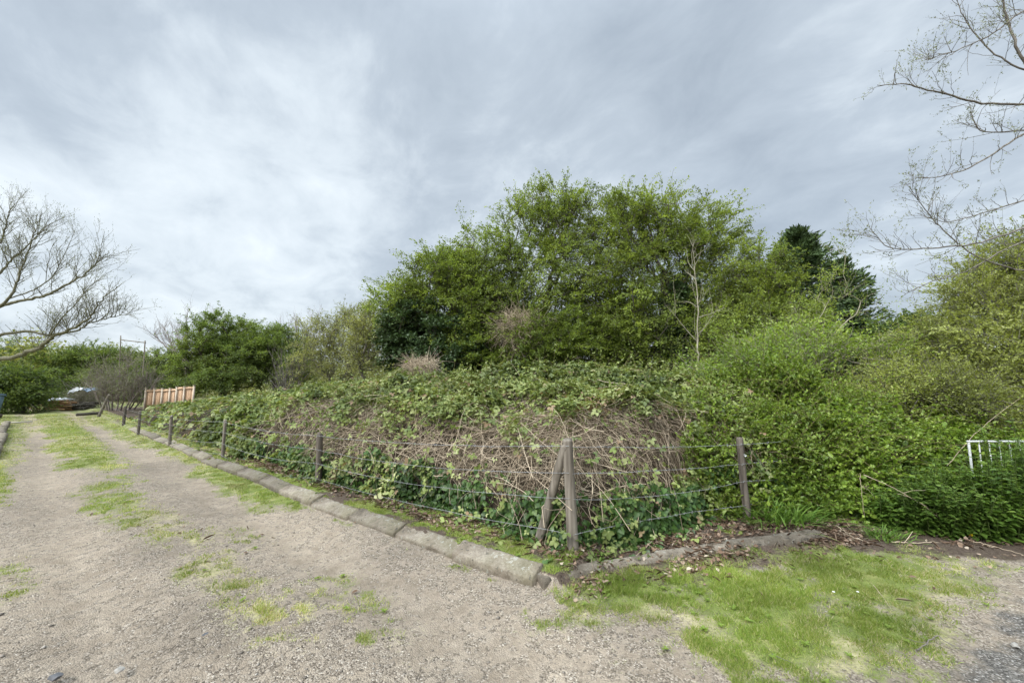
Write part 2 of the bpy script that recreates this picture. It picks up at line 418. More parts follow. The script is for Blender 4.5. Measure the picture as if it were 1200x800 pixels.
# ------------------------------------------------------------------ ground
def ground_mat():
    m, nt, N, L, out = new_mat('track and verge')
    tc = N.new('ShaderNodeTexCoord')

    def noise(scale, det=4, rough=.55):
        n = N.new('ShaderNodeTexNoise'); n.inputs['Scale'].default_value = scale; n.inputs['Detail'].default_value = det; n.inputs['Roughness'].default_value = rough
        L.new(tc.outputs['Object'], n.inputs['Vector']); return n

    def attr(k):
        a = N.new('ShaderNodeAttribute'); a.attribute_name = k; return a.outputs['Fac']

    def mix(f, a, b, blend='MIX'):
        q = N.new('ShaderNodeMix'); q.data_type = 'RGBA'; q.blend_type = blend
        for k, v in (('Factor', f), ('A', a), ('B', b)):
            if isinstance(v, (int, float)): q.inputs[k].default_value = v
            elif isinstance(v, tuple): q.inputs[k].default_value = (*v, 1)
            else: L.new(v, q.inputs[k])
        return q.outputs['Result']

    def soft(val, nz, amp, lo, hi):
        a = N.new('ShaderNodeMath'); a.operation = 'MULTIPLY_ADD'; a.inputs[1].default_value = amp; L.new(nz, a.inputs[0]); L.new(val, a.inputs[2])
        r = N.new('ShaderNodeMapRange'); r.interpolation_type = 'SMOOTHSTEP'
        r.inputs['From Min'].default_value = lo + amp * .5; r.inputs['From Max'].default_value = hi + amp * .5
        L.new(a.outputs[0], r.inputs['Value']); return r.outputs[0]

    big, mid, fine = noise(.55, 5), noise(5., 6, .65), noise(38., 5, .7)
    vor = N.new('ShaderNodeTexVoronoi'); vor.inputs['Scale'].default_value = 112.; L.new(tc.outputs['Object'], vor.inputs['Vector'])
    vor2 = N.new('ShaderNodeTexVoronoi'); vor2.inputs['Scale'].default_value = 24.; L.new(tc.outputs['Object'], vor2.inputs['Vector'])
    sp = N.new('ShaderNodeSeparateColor'); L.new(vor.outputs['Color'], sp.inputs[0])
    sp2 = N.new('ShaderNodeSeparateColor'); L.new(vor2.outputs['Color'], sp2.inputs[0])
    grav = ramp(N, [(.0, (.105, .089, .071)), (.35, (.195, .166, .133)), (.7, (.278, .240, .195)), (.93, (.36, .318, .268)), (1., (.47, .43, .375))]); L.new(sp.outputs[0], grav.inputs[0])
    fines = ramp(N, [(.3, (.228, .190, .148)), (.7, (.355, .307, .248))]); L.new(mid.outputs['Fac'], fines.inputs[0])
    rm = N.new('ShaderNodeMath'); rm.operation = 'MULTIPLY_ADD'; rm.inputs[1].default_value = -.5; L.new(attr('rut'), rm.inputs[0]); L.new(sp2.outputs[1], rm.inputs[2])
    c = mix(soft(rm.outputs[0], mid.outputs['Fac'], .8, .0, .55), fines.outputs[0], grav.outputs[0])
    c = mix(.55, c, fine.outputs['Fac'], 'OVERLAY')
    bigr = ramp(N, [(.3, (.70, .68, .66)), (.5, (.98, .95, .91)), (.7, (1.15, 1.11, 1.05))]); L.new(big.outputs['Fac'], bigr.inputs[0])
    c = mix(1., c, bigr.outputs[0], 'MULTIPLY')
    # dark chippings
    dk = ramp(N, [(.0, (.060, .055, .048)), (.55, (.115, .106, .094)), (.85, (.20, .185, .165)), (1., (.36, .34, .31))]); L.new(sp.outputs[1], dk.inputs[0])
    c = mix(soft(attr('dark'), fine.outputs['Fac'], 1.3, .25, .95), c, dk.outputs[0])
    so_ = ramp(N, [(.3, (.05, .037, .028)), (.7, (.135, .102, .077))]); L.new(fine.outputs['Fac'], so_.inputs[0])
    c = mix(soft(attr('soil'), mid.outputs['Fac'], .5, .3, .6), c, so_.outputs[0])
    gr = ramp(N, [(.25, (.09, .115, .032)), (.5, (.150, .182, .048)), (.75, (.245, .245, .088))]); L.new(mid.outputs['Fac'], gr.inputs[0])
    stw = ramp(N, [(.3, (.24, .215, .115)), (.7, (.42, .375, .22))]); L.new(mid.outputs['Fac'], stw.inputs[0])
    gcol = mix(soft(attr('straw'), mid.outputs['Fac'], .7, .25, .65), gr.outputs[0], stw.outputs[0])
    gcol = mix(.5, gcol, fine.outputs['Fac'], 'OVERLAY')
    c = mix(soft(attr('grass'), fine.outputs['Fac'], 1.7, .22, .85), c, gcol)
    p = N.new('ShaderNodeBsdfPrincipled'); p.inputs['Roughness'].default_value = .95; p.inputs['Specular IOR Level'].default_value = .12
    L.new(c, p.inputs['Base Color'])
    ad = N.new('ShaderNodeMath'); ad.operation = 'ADD'
    L.new(vor.outputs['Distance'], ad.inputs[0]); L.new(fine.outputs['Fac'], ad.inputs[1])
    b = N.new('ShaderNodeBump'); b.inputs['Strength'].default_value = .7; b.inputs['Distance'].default_value = .012; b.invert = True
    L.new(ad.outputs[0], b.inputs['Height']); L.new(b.outputs[0], p.inputs['Normal'])
    L.new(p.outputs[0], out.inputs['Surface'])
    return m


M['ground'] = ground_mat()
na = 1000
rr = np.concatenate([[0], np.geomspace(.35, 18, 360), np.geomspace(18.5, 1200, 70)]); nr = len(rr)
# finer spokes ahead of the camera
tt = np.linspace(0, 1, na, endpoint=False); th = tt * 2 * math.pi; th = th + .45 * np.sin(2 * (th)) * 0
X = rr[:, None] * np.sin(th)[None]; Y = rr[:, None] * np.cos(th)[None]
V = np.stack([X, Y, height(X, Y)], -1).reshape(-1, 3)
i, j = np.meshgrid(np.arange(nr - 1), np.arange(na), indexing='ij')
q = np.stack([i * na + j, i * na + (j + 1) % na, (i + 1) * na + (j + 1) % na, (i + 1) * na + j], -1).reshape(-1, 4)[:, ::-1]
gm = masks(V[:, 0], V[:, 1])
gro = mk('ground', V, q.ravel(), np.arange(len(q)) * 4, M['ground'], attrs=dict(rut=rut(V[:, 0], V[:, 1]), grass=gm[0], straw=gm[1], soil=gm[2], dark=gm[3]), smooth=True)
tag(gro, 'gravel track with worn grass strips, verge and trodden grass at the bend', 'ground', kind='structure')


def polar(n, r0, r1, a0, a1, p=1.0):
    r = (r0 ** (1 - p + 1e-6) + rng.random(n) * (r1 ** (1 - p + 1e-6) - r0 ** (1 - p + 1e-6))) ** (1 / (1 - p + 1e-6)) if abs(p - 1) > .01 else r0 * (r1 / r0) ** rng.random(n)
    a = a0 + rng.random(n) * (a1 - a0)
    return r * np.sin(a), r * np.cos(a)


# grass blades
g = Geo()
x, y = polar(2400000, 2.0, 30, R(-64), R(58))
mg, mst, mso, mdk = masks(x, y)
cl = fbm(x * 8, y * 8, seed=77, o=3)
keep = rng.random(len(x)) < np.clip((mg - .24) * 1.5, 0, 1) ** 1.2 * np.clip((cl - .36) * 4.5, .08, 1)
x, y, mst, mg, cl = x[keep], y[keep], mst[keep], mg[keep], cl[keep]
r = np.hypot(x, y); n = len(x)
P = np.stack([x, y, height(x, y) - .003], -1)
d = np.stack([rng.normal(size=n) * .55, rng.normal(size=n) * .55, np.full(n, .8)], -1)
lawn_long = np.exp(-((x - 1.6) / 1.2) ** 2 - ((y - 3.15) / .5) ** 2)
L_ = (.022 + .028 * rng.random(n)) * (1 + .7 * lawn_long) * (.3 + .8 * cl) * np.interp(r, [2, 8, 30], [.9, 1.0, 1.1])
W_ = .0038 * np.interp(r, [2, 6, 30], [1, 2.0, 7])
tn = np.clip(rng.random(n) * .62 + (rng.random(n) < mst * .75) * .45 + (rng.random(n) < .16) * .35 - .06 * lawn_long + (fbm(x * 1.6, y * 1.6, seed=15) - .5) * .8, 0, 1)
leaves(g, P, d, rdir(n), L_, W_, 'tri', tn)
tag(g.build('grass', M['grass']), 'short grass with straw coloured blades on the track and verge', 'grass', kind='stuff')

# flat rosettes of broad leaved weeds among the grass
g = Geo()
x, y = polar(9000, 2.1, 9, R(-62), R(58)); mg = masks(x, y)[0]
k = (rng.random(len(x)) < np.clip(mg - .2, 0, 1) * .11); x, y = x[k], y[k]; n = len(x)
for e in range(8):
    an = e * .785 + rng.normal(size=n) * .3
    sz = rng.uniform(.012, .034, n)
    leaves(g, np.column_stack([x, y, height(x, y) + .012]), np.column_stack([np.cos(an), np.sin(an), rng.uniform(.05, .5, n)]), rng.normal(size=(n, 3)) * .2 + [0, 0, 1], sz, sz * .55, 'oval', rng.random(n) * .35)
tag(g.build('weeds', M['grass']), 'flat broad leaved weeds scattered in the short grass', 'weeds', kind='stuff')

# loose stones on the track
g = Geo()
x, y = polar(60000, 1.9, 16, R(-64), R(58))
mg, mst, mso, mdk = masks(x, y)
keep = (rng.random(len(x)) < np.clip(.6 - mg * .7 - .55 * rut(x, y), .02, 1)) & (O_(x, y) < np.where(S_(x, y) > 1.7, 2.5, 9)) & (mso < .5) & (fbm(x * 2.2, y * 2.2, seed=5) > .40)
x, y, mdk = x[keep], y[keep], mdk[keep]; n = len(x)
ico = np.array([[0, 0, .6], [.9, 0, .12], [.28, .85, .1], [-.73, .53, .12], [-.73, -.5, .08], [.28, -.85, .1], [0, 0, -.4]])
fc = [(0, 1, 2), (0, 2, 3), (0, 3, 4), (0, 4, 5), (0, 5, 1), (6, 2, 1), (6, 3, 2), (6, 4, 3), (6, 5, 4), (6, 1, 5)]
sz = np.clip(rng.lognormal(-5.6, .55, n), .0018, .024) * np.interp(np.hypot(x, y), [2, 16], [1, 1.8])
a = rng.random(n) * 6.28
Vt = ico[None] * (1 + rng.normal(size=(n, 7, 1)) * .18) * sz[:, None, None] * np.stack([np.ones(n), .5 + .5 * rng.random(n), .5 + .5 * rng.random(n)], -1)[:, None]
ca, sa = np.cos(a)[:, None], np.sin(a)[:, None]
Vt = np.stack([Vt[..., 0] * ca - Vt[..., 1] * sa + x[:, None], Vt[..., 0] * sa + Vt[..., 1] * ca + y[:, None], Vt[..., 2] + (height(x, y) + sz * .12)[:, None]], -1)
g.add(Vt, fc, np.where(mdk > .5, rng.random(n) * .35 + (rng.random(n) < .06) * .6, .25 + .6 * rng.random(n) ** 1.3))
M['stone'] = leaf_mat('loose stones', [(0, (.06, .055, .050)), (.3, (.15, .130, .108)), (.65, (.25, .217, .180)), (1, (.41, .38, .34))], .85, 0., .2)
tag(g.build('loose_gravel', M['stone']), 'loose pale and grey gravel lying on the track', 'gravel', kind='stuff')

# dead leaves and chips at the hedge foot
g = Geo()
n = 170000
x = rng.uniform(-6, 6.2, n); y = rng.uniform(2.9, 8.6, n)
mg, mst, mso, mdk = masks(x, y)
s, o = S_(x, y), O_(x, y)
dens = mso * np.where(s > 1.6, .75, 1.0) * ((f2_(x, y) < .6) | (s > 1.6)) * np.where(x > 3.5, .45, 1.) * np.where((s <= 1.6) & (f2_(x, y) < -.62) & (y < 3.9), .12, 1.) * ((o - f_track(s) < .5) | (s <= 1.6))
dens = np.where((s <= 1.6), dens, dens * ss(o - k_line(s), .22, .40))
dens = np.maximum(dens, .006 * (mg > .2) * (y < 5))
keep = rng.random(n) < dens * np.clip((fbm(x * 3, y * 3, seed=41) - .25) * 2.2, .1, 1)
x, y = x[keep], y[keep]; n = len(x)
P = np.stack([x, y, height(x, y) + .004 + .02 * rng.random(n)], -1)
dd = rng.normal(size=(n, 3)) * [1, 1, .3]; nn_ = rng.normal(size=(n, 3)) * .55 + [0, 0, 1]
lng = rng.random(n) < .35
leaves(g, P, dd, nn_, np.where(lng, .05 + .07 * rng.random(n), .022 + .03 * rng.random(n)), np.where(lng, .004, .018 + .016 * rng.random(n)), 'oval', rng.random(n))
tag(g.build('leaf_litter', M['litter']), 'brown dead leaves and chips along the foot of the hedge', 'leaf litter', kind='stuff')

# ------------------------------------------------------------------ kerbs
def kerb_stone(label, p0, p1, prof, group, seed, lift=0., rough=.0022):
    r = np.random.default_rng(seed)
    p0, p1 = np.array(p0, float), np.array(p1, float)
    ax = nrm(p1 - p0); nx = np.array([-ax[1], ax[0]]); ln = np.linalg.norm(p1 - p0)
    prof = np.array(prof)
    ks = 22; tpar = np.concatenate([[0], np.linspace(.012, ln - .012, ks - 2), [ln]])
    base = np.array([*p0, 0])
    V = []
    mid = prof.mean(0); tilt = r.normal() * .006
    for k, t_ in enumerate(tpar):
        sh = .975 if k in (0, ks - 1) else 1.
        q = mid + (prof - mid) * sh + r.normal(size=prof.shape) * rough
        xy = p0[None] + ax[None] * t_ + nx[None] * q[:, :1]
        chip = (r.random(len(q)) < .10) * (q[:, 1] > .03) * r.uniform(.004, .016, len(q))
        V.append(np.column_stack([xy, q[:, 1] + lift + tilt * (t_ / ln - .5) - chip]))
    m_ = len(prof); V = np.array(V).reshape(-1, 3)
    F = [(a * m_ + b, (a + 1) * m_ + b, (a + 1) * m_ + (b + 1) % m_, a * m_ + (b + 1) % m_) for a in range(ks - 1) for b in range(m_)]
    F += [tuple(range(m_)), tuple((ks - 1) * m_ + b for b in range(m_))[::-1]]
    g = Geo(); g.add(V - base, F)
    o_ = g.build('kerb_stone', M['kerb']); o_.location = base
    return tag(o_, label, 'kerb stone', group)


ORD = 'first second third fourth fifth sixth seventh eighth ninth tenth eleventh twelfth thirteenth fourteenth fifteenth sixteenth seventeenth eighteenth nineteenth'.split()
# sloped kerb laid along the track (across: 0 at the road face .. .20 at the back; profile runs anticlockwise)
prof = [(.0, -.08), (.178, -.08), (.178, .092), (.17, .10), (.15, .102), (.135, .099), (.014, .058), (.003, .05), (.0, .038)]
for k in range(len(KL) - 1):
    jit = rng.normal(size=2) * .016
    a = so(KL[k][0] + .008, KL[k][1] - .01 + jit[0])[:2]; b = so(KL[k + 1][0] - .007, KL[k + 1][1] - .01 + jit[1])[:2]
    if k == 0: lab = 'chunky sloped concrete kerb stone ending at the corner where the two kerbs meet'
    elif k == len(KL) - 2: lab = 'farthest sloped kerb stone of the row along the track, sinking into the grass'
    else: lab = 'sloped concrete kerb stone along the track, %s in the row counted from the corner' % ORD[k]
    # built b->a, so that the profile runs from the road face back to the verge
    kerb_stone(lab, b, a, prof, 'kerb stones along the track', 100 + k, lift=-.002 + rng.normal() * .009 - .012 * (k > 9))
prof2 = [(-.02, -.08), (.13, -.08), (.125, .055), (.105, .068), (.03, .062), (.0, .05)]
KR = [(.225, 3.15), (.78, 3.385), (1.30, 3.575), (2.05, 3.80), (2.60, 3.94), (3.12, 4.09)]
RL = ['low kerb stone half buried in grass beside the corner with the track kerb', 'low kerb stone mostly hidden by grass in front of the corner fence post', 'thin pale kerb stone lying before brown leaf litter and ivy',
      'broad pale kerb stone below the lone right hand fence post', 'end kerb stone on the right, next to scattered canes under the bushes']
for k in range(5):
    a, b = np.array(KR[k]), np.array(KR[k + 1]); dd = nrm(b - a)
    kerb_stone(RL[k], a + dd * .008, b - dd * .008 + rng.normal(size=2) * .008, prof2, 'low kerb stones right of the corner', 140 + k, lift=[-.004, -.016, -.010, -.002, .0][k], rough=.0025)

# ------------------------------------------------------------------ wire fence
fence = empty('wire_fence', (.54, 3.65, 0), 'post and barbed wire fence turning the corner in front of the brambles', 'fence')


def post(name, base, top, r0, mat, parent, label=None, seed=0, k=14):
    r = np.random.default_rng(seed)
    base, top = np.array(base, float), np.array(top, float)
    t = np.concatenate([[0], np.linspace(.03, .985, 9), [1.0, 1.0]])
    Pl = base + (top - base) * t[:, None]
    Pl[1:-2, :2] += np.cumsum(r.normal(size=(9, 2)) * .0025, 0)
    rd = r0 * (1.05 - .12 * t); rd[-2] = rd[-3] * .93; rd[-1] = .002
    g = Geo(); tubes(g, Pl[None], rd[None], k)
    o_ = g.build(name, mat, parent, smooth=False)
    if label: o_['label'] = label
    return o_


P0 = (.54, 3.65); posts = []
post('post', (.545, 3.65, -.15), (.505, 3.66, 1.035), .050, M['post'], fence, 'thick weathered corner post', 1)
b_ = at(628, 641, 3.93); post('brace', (b_[0], b_[1], -.05), (.475, 3.66, .985), .042, M['post'], fence, 'leaning round brace propped against the corner post', 2)
pr = post('post', (2.63, 4.57, -.15), (2.60, 4.575, .925), .040, M['post_dark'], fence, 'dark post at the right with a small white button', 3)
g = Geo(); c_ = at(873.5, 533.5, 4.525)
th_ = np.arange(10) / 10 * 6.283; disc = np.column_stack([.014 * np.cos(th_), np.zeros(10), .014 * np.sin(th_)])
g.add(np.concatenate([disc + c_, disc + c_ + [0, .012, 0]]), [tuple(range(10))] + [(k, (k + 1) % 10, 10 + (k + 1) % 10, 10 + k) for k in range(10)])
g.build('button', M['white'], pr)
PT = [(P0[0], P0[1], 1.0)]
for k, (u, vt, Yp, rr_, mm) in enumerate([(375.5, 508, 5.99, .047, 'post_dark'), (263.5, 492, 7.94, .030, 'post'), (201, 487, 9.9, .035, 'post'), (164, 482, 12.0, .035, 'post_dark'), (147, 476, 14.4, .045, 'post_dark')]):
    t_ = at(u, vt, Yp); post('post', (t_[0] + .01, Yp, -.12), (t_[0], Yp, t_[2]), rr_, M[mm], fence, None, 10 + k)
    PT.append((t_[0], Yp, t_[2]))
lp = at(118, 489, 18.3); post('post', (lp[0] - .15, 18.3, -.1), (lp[0] + .28, 18.3, 1.0), .055, M['post'], fence, 'leaning post at the far end of the fence', 32); PT.append((lp[0], 18.3, .95))


def wire(pts, sag=.03, r0=.0021, seed=0, barbs=True):
    r = np.random.default_rng(seed)
    pl = []
    for a, b in zip(pts[:-1], pts[1:]):
        a, b = np.array(a), np.array(b); t = np.linspace(0, 1, 14, endpoint=False)
        q = a + (b - a) * t[:, None]; q[:, 2] -= sag * 4 * t * (1 - t) * (.5 + r.random()); pl.append(q)
    pl.append(np.array([pts[-1]])); pl = np.concatenate(pl)
    pl[1:-1] += r.normal(size=(len(pl) - 2, 3)) * .003
    g = Geo(); tubes(g, pl[None], np.full((1, len(pl)), r0), 4)
    if barbs:
        seg = np.linalg.norm(np.diff(pl, axis=0), axis=1); cs = np.concatenate([[0], np.cumsum(seg)])
        d_ = np.arange(.06, min(cs[-1], 9), .115)
        c = np.column_stack([np.interp(d_, cs, pl[:, q]) for q in range(3)])
        for _ in range(2):
            v = rdir(len(c), r) * .016
            tubes(g, np.stack([c - v, c + v], 1), np.full((len(c), 2), .0016), 3)
    return g.build('wire', M['wire'], fence)


off = np.array([-.02, -.052])
for k, (zc, fr) in enumerate([(.985, .97), (.75, .72), (.53, .47), (.23, .2)]):
    pts = [(p[0] - .03, p[1] - .045, p[2] * fr if q else zc) for q, p in enumerate(PT)]
    wire(pts, .035 + .02 * k, seed=50 + k)
    end = (5.2, 5.72, zc * .86)
    wire([(P0[0], P0[1] - .05, zc - .005), (2.61, 4.528, zc * (.86 if k else .87)), end], [.02, .02, .045, -.02][k], seed=60 + k)

# ------------------------------------------------------------------ bramble bank
def bank_d(x, y):
    s, o = S_(x, y), O_(x, y)
    d1 = o - f_track(s) + .06 * ss(s, 2.5, 4) * (1 - ss(s, 6, 8)) - .10 * ss(s, 7, 8.5) * (1 - ss(s, 10.5, 12)); d2 = f2_(x, y)
    d = np.minimum(d1, d2) - .03
    return d + ((fbm(x * 1.25, y * 1.25, seed=55) - .62) * .5 + (fbm(x * 4, y * 4, seed=56, o=2) - .6) * .2) * (1 - .6 * ss(d, .8, 2)), s, o


def H_br(x, y):
    d, s, o = bank_d(x, y)
    hm = np.interp(s, [-6, 0, 2, 9, 13, 17, 22, 30], [1.0, 1.0, 1.05, .98, .80, .66, .50, .42])
    lump = (fbm(x * .8, y * .8, seed=51) - .5) * .75 + (fbm(x * 2.4, y * 2.4, seed=52, o=3) - .5) * .66
    h = .62 * ss(d, -.14, .16) + .60 * ss(d, .0, .60) + .40 * ss(d, .5, 3.0)
    return h * hm + lump * ss(d, .1, 1.0) * .8 * np.clip(hm, .5, 1), d, s


def surf(Hf, xs, ys, e=.06):
    h = Hf(xs, ys)[0]; hx = Hf(xs + e, ys)[0]; hy = Hf(xs, ys + e)[0]
    n_ = np.column_stack([-(hx - h) / e, -(hy - h) / e, np.ones_like(h)])
    return h, nrm(n_), np.linalg.norm(n_, axis=1)


def in_br(x, y):
    s, o = S_(x, y), O_(x, y)
    d = np.minimum(o - f_track(s), f2_(x, y))
    return (d > -.28) & (o < np.where(s > 16, 7, 13)) & (s < 28.5) & (x < 2.9 + .5 * (y - 4.5)) & (y < 21)


bramble = empty('bramble_thicket', so(6, 4.5), 'sprawling bramble thicket, green on top with bare brown canes behind the wire fence', 'brambles')
# dark filler sheet in the bank; its colour stands in for inner shade
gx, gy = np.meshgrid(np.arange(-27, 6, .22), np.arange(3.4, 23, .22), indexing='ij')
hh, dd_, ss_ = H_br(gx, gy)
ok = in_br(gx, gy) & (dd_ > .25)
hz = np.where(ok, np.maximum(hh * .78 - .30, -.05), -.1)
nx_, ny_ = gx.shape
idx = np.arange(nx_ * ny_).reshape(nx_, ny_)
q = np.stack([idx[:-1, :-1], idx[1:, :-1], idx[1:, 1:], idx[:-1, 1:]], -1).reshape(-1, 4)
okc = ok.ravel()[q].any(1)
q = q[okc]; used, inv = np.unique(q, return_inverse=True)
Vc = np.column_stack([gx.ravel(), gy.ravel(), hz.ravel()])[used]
mk('shade_filler', Vc, inv.ravel(), np.arange(len(q)) * 4, M['core'], bramble, smooth=True)


def dead_zone(s, z, x, y):
    """1 where the thicket face is bare dead canes"""
    n_ = fbm(x * 1.1, y * 1.1, z * 1.1, seed=61)
    a = ss(s, -.3, .6) * (1 - ss(s, 8.6, 10))
    zz = ss(z, .36 + .12 * np.sin(s * 1.7), .58) * (1 - ss(z + (n_ - .5) * .9, 1.08, 1.45))
    return a * zz * ss(n_ + .08 * ss(s, 2.5, 4), .16, .40)


def scatter(Hf, inside, n, box_, facemax=8.):
    x = rng.uniform(box_[0], box_[1], n); y = rng.uniform(box_[2], box_[3], n)
    k = rng.random(n) < np.interp(np.hypot(x, y), [4, 8, 14, 25], [1, .45, .17, .07]); x, y = x[k], y[k]
    k = inside(x, y); x, y = x[k], y[k]
    h, nn, sl = surf(Hf, x, y)
    k = rng.random(len(x)) < np.minimum(sl, 4.) / 4.
    return x[k], y[k], h[k], nn[k]


# leaves
g = Geo()
for (bx, nn0) in [((-8, 5, 3.4, 10), 1100000), ((-26, 4.5, 5, 16), 1000000)]:
    x, y, h, nv = scatter(H_br, in_br, nn0, bx)
    n = len(x); z = h * (1 - .02) 
    z = np.where(nv[:, 2] < .75, z - rng.random(n) * .10, z)
    d, s, o = bank_d(x, y)
    dz = dead_zone(s, z, x, y)
    ivy = (1 - ss(z, .40, .60)) * (1 - ss(s, 8.0, 9.5))
    pk = np.clip(1 - dz * .935, 0, 1) * (1 - ivy * .86) * np.clip((fbm(x * 3.2, y * 3.2, z * 3.2, seed=71, o=3) - .41) * 6.5, np.interp(s, [8, 12], [.03, .4]), 1)
    k = rng.random(n) < pk
    x, y, z, nv, s, d = x[k], y[k], z[k], nv[k], s[k], d[k]; n = len(x); r = np.hypot(x, y)
    dep = rng.exponential(.085, n) - .09
    P = np.column_stack([x, y, z]) - nv * dep[:, None] + rng.normal(size=(n, 3)) * .025
    sc = np.interp(r, [4, 8, 14, 25], [1, 1.25, 1.9, 2.8])
    base = nrm(nv * .7 + [0, 0, .55] + rng.normal(size=(n, 3)) * .42)
    dr = nrm(np.cross(base, rdir(n)) + np.array([0, 0, -.25]))
    patch = fbm(x * 1.7, y * 1.7, seed=81)
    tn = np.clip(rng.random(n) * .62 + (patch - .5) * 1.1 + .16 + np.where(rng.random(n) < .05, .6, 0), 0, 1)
    side = nrm(np.cross(dr, base)); lv = np.clip(rng.lognormal(0, .38, n), .5, 1.7)
    for a_, l_ in ((0, 1.), (1.15, .82), (-1.15, .82)):
        dl = dr * math.cos(a_) + side * math.sin(a_)
        leaves(g, P + dl * .008, dl, base + rng.normal(size=(n, 3)) * .2, .041 * sc * l_ * lv, .030 * sc * l_ * lv, 'oval', tn)
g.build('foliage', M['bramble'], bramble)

# dead canes on the face and arching over the top
g = Geo()
def cane_batch(n, pick, Lr, rad, tintf, Mseg=9, lie=.6):
    x, y, h, nv = scatter(H_br, in_br, n, (-9, 4.6, 3.4, 11))
    d, s, o = bank_d(x, y)
    z = h * rng.uniform(.75, 1.02, len(h))
    k = rng.random(len(x)) < pick(s, z, x, y, d)
    x, y, z, nv, s = x[k], y[k], z[k], nv[k], s[k]; n = len(x)
    c = np.column_stack([x, y, z]) + nv * rng.uniform(-.24, .03, n)[:, None]
    tang = nrm(np.cross(nv, np.array([0, 0, 1.]) + rng.normal(size=(n, 3)) * .12))
    upv = nrm(np.cross(tang, nv))
    an = np.where(rng.random(n) < lie, rng.normal(0, .45, n), rng.normal(1.4, .5, n))
    dr = tang * np.cos(an)[:, None] + upv * np.sin(an)[:, None]
    L = rng.uniform(*Lr, n)
    t = np.linspace(-.5, .5, Mseg)
    bow = nrm(nv + rng.normal(size=(n, 3)) * .5 + [0, 0, .2]) * (L * rng.uniform(-.08, .16, n))[:, None]
    sid = np.cross(dr, nv) * (L * rng.normal(0, .12, n))[:, None]
    Pp = c[:, None] + dr[:, None] * (L[:, None] * t)[:, :, None] + bow[:, None] * (.25 - t ** 2)[None, :, None] * 2 + sid[:, None] * (np.sin(t * 5))[None, :, None]
    Pp += np.cumsum(rng.normal(size=(n, Mseg, 3)), 1) * .006
    Pp[..., 2] = np.maximum(Pp[..., 2], .03)
    rd = rng.uniform(*rad, n)[:, None] * np.linspace(1, .55, Mseg)[None]
    tubes(g, Pp, rd, 4, tintf(n))


dark_c = lambda n: np.where(rng.random(n) < .72, rng.random(n) * .5, .5 + .5 * rng.random(n))
cane_batch(520000, lambda s, z, x, y, d: dead_zone(s, z, x, y) * .27, (.12, .6), (.0012, .0028), dark_c, 6, lie=.18)
cane_batch(240000, lambda s, z, x, y, d: dead_zone(s, z, x, y) * .25, (.3, .9), (.0015, .0034), dark_c, 7, lie=.45)
cane_batch(60000, lambda s, z, x, y, d: dead_zone(s, z, x, y) * .15 * ss(s, 1.4, 2.6) * ss(z, .35, .5), (.6, 1.6), (.0017, .0036), lambda n: .5 + .5 * rng.random(n), 12, lie=.95)
cane_batch(300000, lambda s, z, x, y, d: .17 * (z > .3) * (1 - dead_zone(s, z, x, y)), (.2, .7), (.0012, .0028), lambda n: .1 + .8 * rng.random(n), 6, lie=.3)
tag(g.build('dead_canes', M['stem'], bramble), kind='stuff')

# live shoots standing up out of the top
g = Geo(); gl = Geo()
x, y, h, nv = scatter(H_br, in_br, 60000, (-10, 4.6, 5, 12))
k = (rng.random(len(x)) < .16) & (h > .8); x, y, h, nv = x[k], y[k], h[k], nv[k]; n = len(x)
L = rng.uniform(.12, .55, n); dr = nrm(nv + [0, 0, .6] + rng.normal(size=(n, 3)) * .5)
t = np.linspace(0, 1, 6); bend = rng.normal(size=(n, 3)) * .25 - [0, 0, .25]
Pp = np.column_stack([x, y, h])[:, None] - dr[:, None] * .08 + dr[:, None] * (L[:, None] * t)[..., None] + bend[:, None] * (L[:, None] * t ** 2)[..., None]
tubes(g, Pp, np.full((n, 6), .0026), 3, rng.random(n))
for q_ in range(2, 6):
    for e in range(2):
        dl = nrm(rdir(n) + dr * .6); leaves(gl, Pp[:, q_], dl, rdir(n) * .6 + [0, 0, 1], .055 * (.6 + .7 * rng.random(n)), .042, 'oval', rng.random(n) * .55 + .25)
tag(g.build('shoots', M['greenstem'], bramble), kind='stuff'); gl.build('young_foliage', M['bramble'], bramble)

# ground ivy climbing the foot of the bank
g = Geo(); gs = Geo()
x, y, h, nv = scatter(H_br, in_br, 900000, (-9, 4.8, 3.4, 10))
d, s, o = bank_d(x, y)
z = np.minimum(h, .9) * rng.random(len(h)) ** .8
top = np.interp(s, [-3, 0, 2, 3.5, 6, 9], [.60, .60, .52, .44, .34, .26]) + (fbm(x * 2.3, y * 2.3, seed=91) - .5) * .85
k = (d < .5) & (z < top) & (s < 9.5) & (rng.random(len(x)) < np.clip((fbm(x * 3, y * 3, z * 3, seed=93, o=3) - .36) * 6 + .25 * (s < 1.9), .04, 1) * .85)
x, y, z, nv, d = x[k], y[k], z[k], nv[k], d[k]; n = len(x)
f1 = O_(x, y) - f_track(S_(x, y)); ftr = f1 < f2_(x, y)
out = np.where(ftr[:, None], [-N2[0], -N2[1], 0], [.403, -.915, 0])
P = np.column_stack([x, y, z]) + out * (d - .02 + rng.exponential(.05, n) * -1 + .12 * (fbm(x * 3, y * 3, z * 3, seed=95) - .4))[:, None]
P[:, 2] = np.maximum(P[:, 2], .03)
lowd = rng.random(n) < .17                       # runners trailing onto the soil
P = np.where(lowd[:, None], P + out * (rng.exponential(.11, n) * np.clip(fbm(x * 4, y * 4, seed=97) * 2 - .5, 0, 1.5))[:, None], P); P[:, 2] = np.where(lowd, height(P[:, 0], P[:, 1]) + .015 + .03 * rng.random(n), P[:, 2])
out = np.where(lowd[:, None], out * .2 + [0, 0, .6], out)
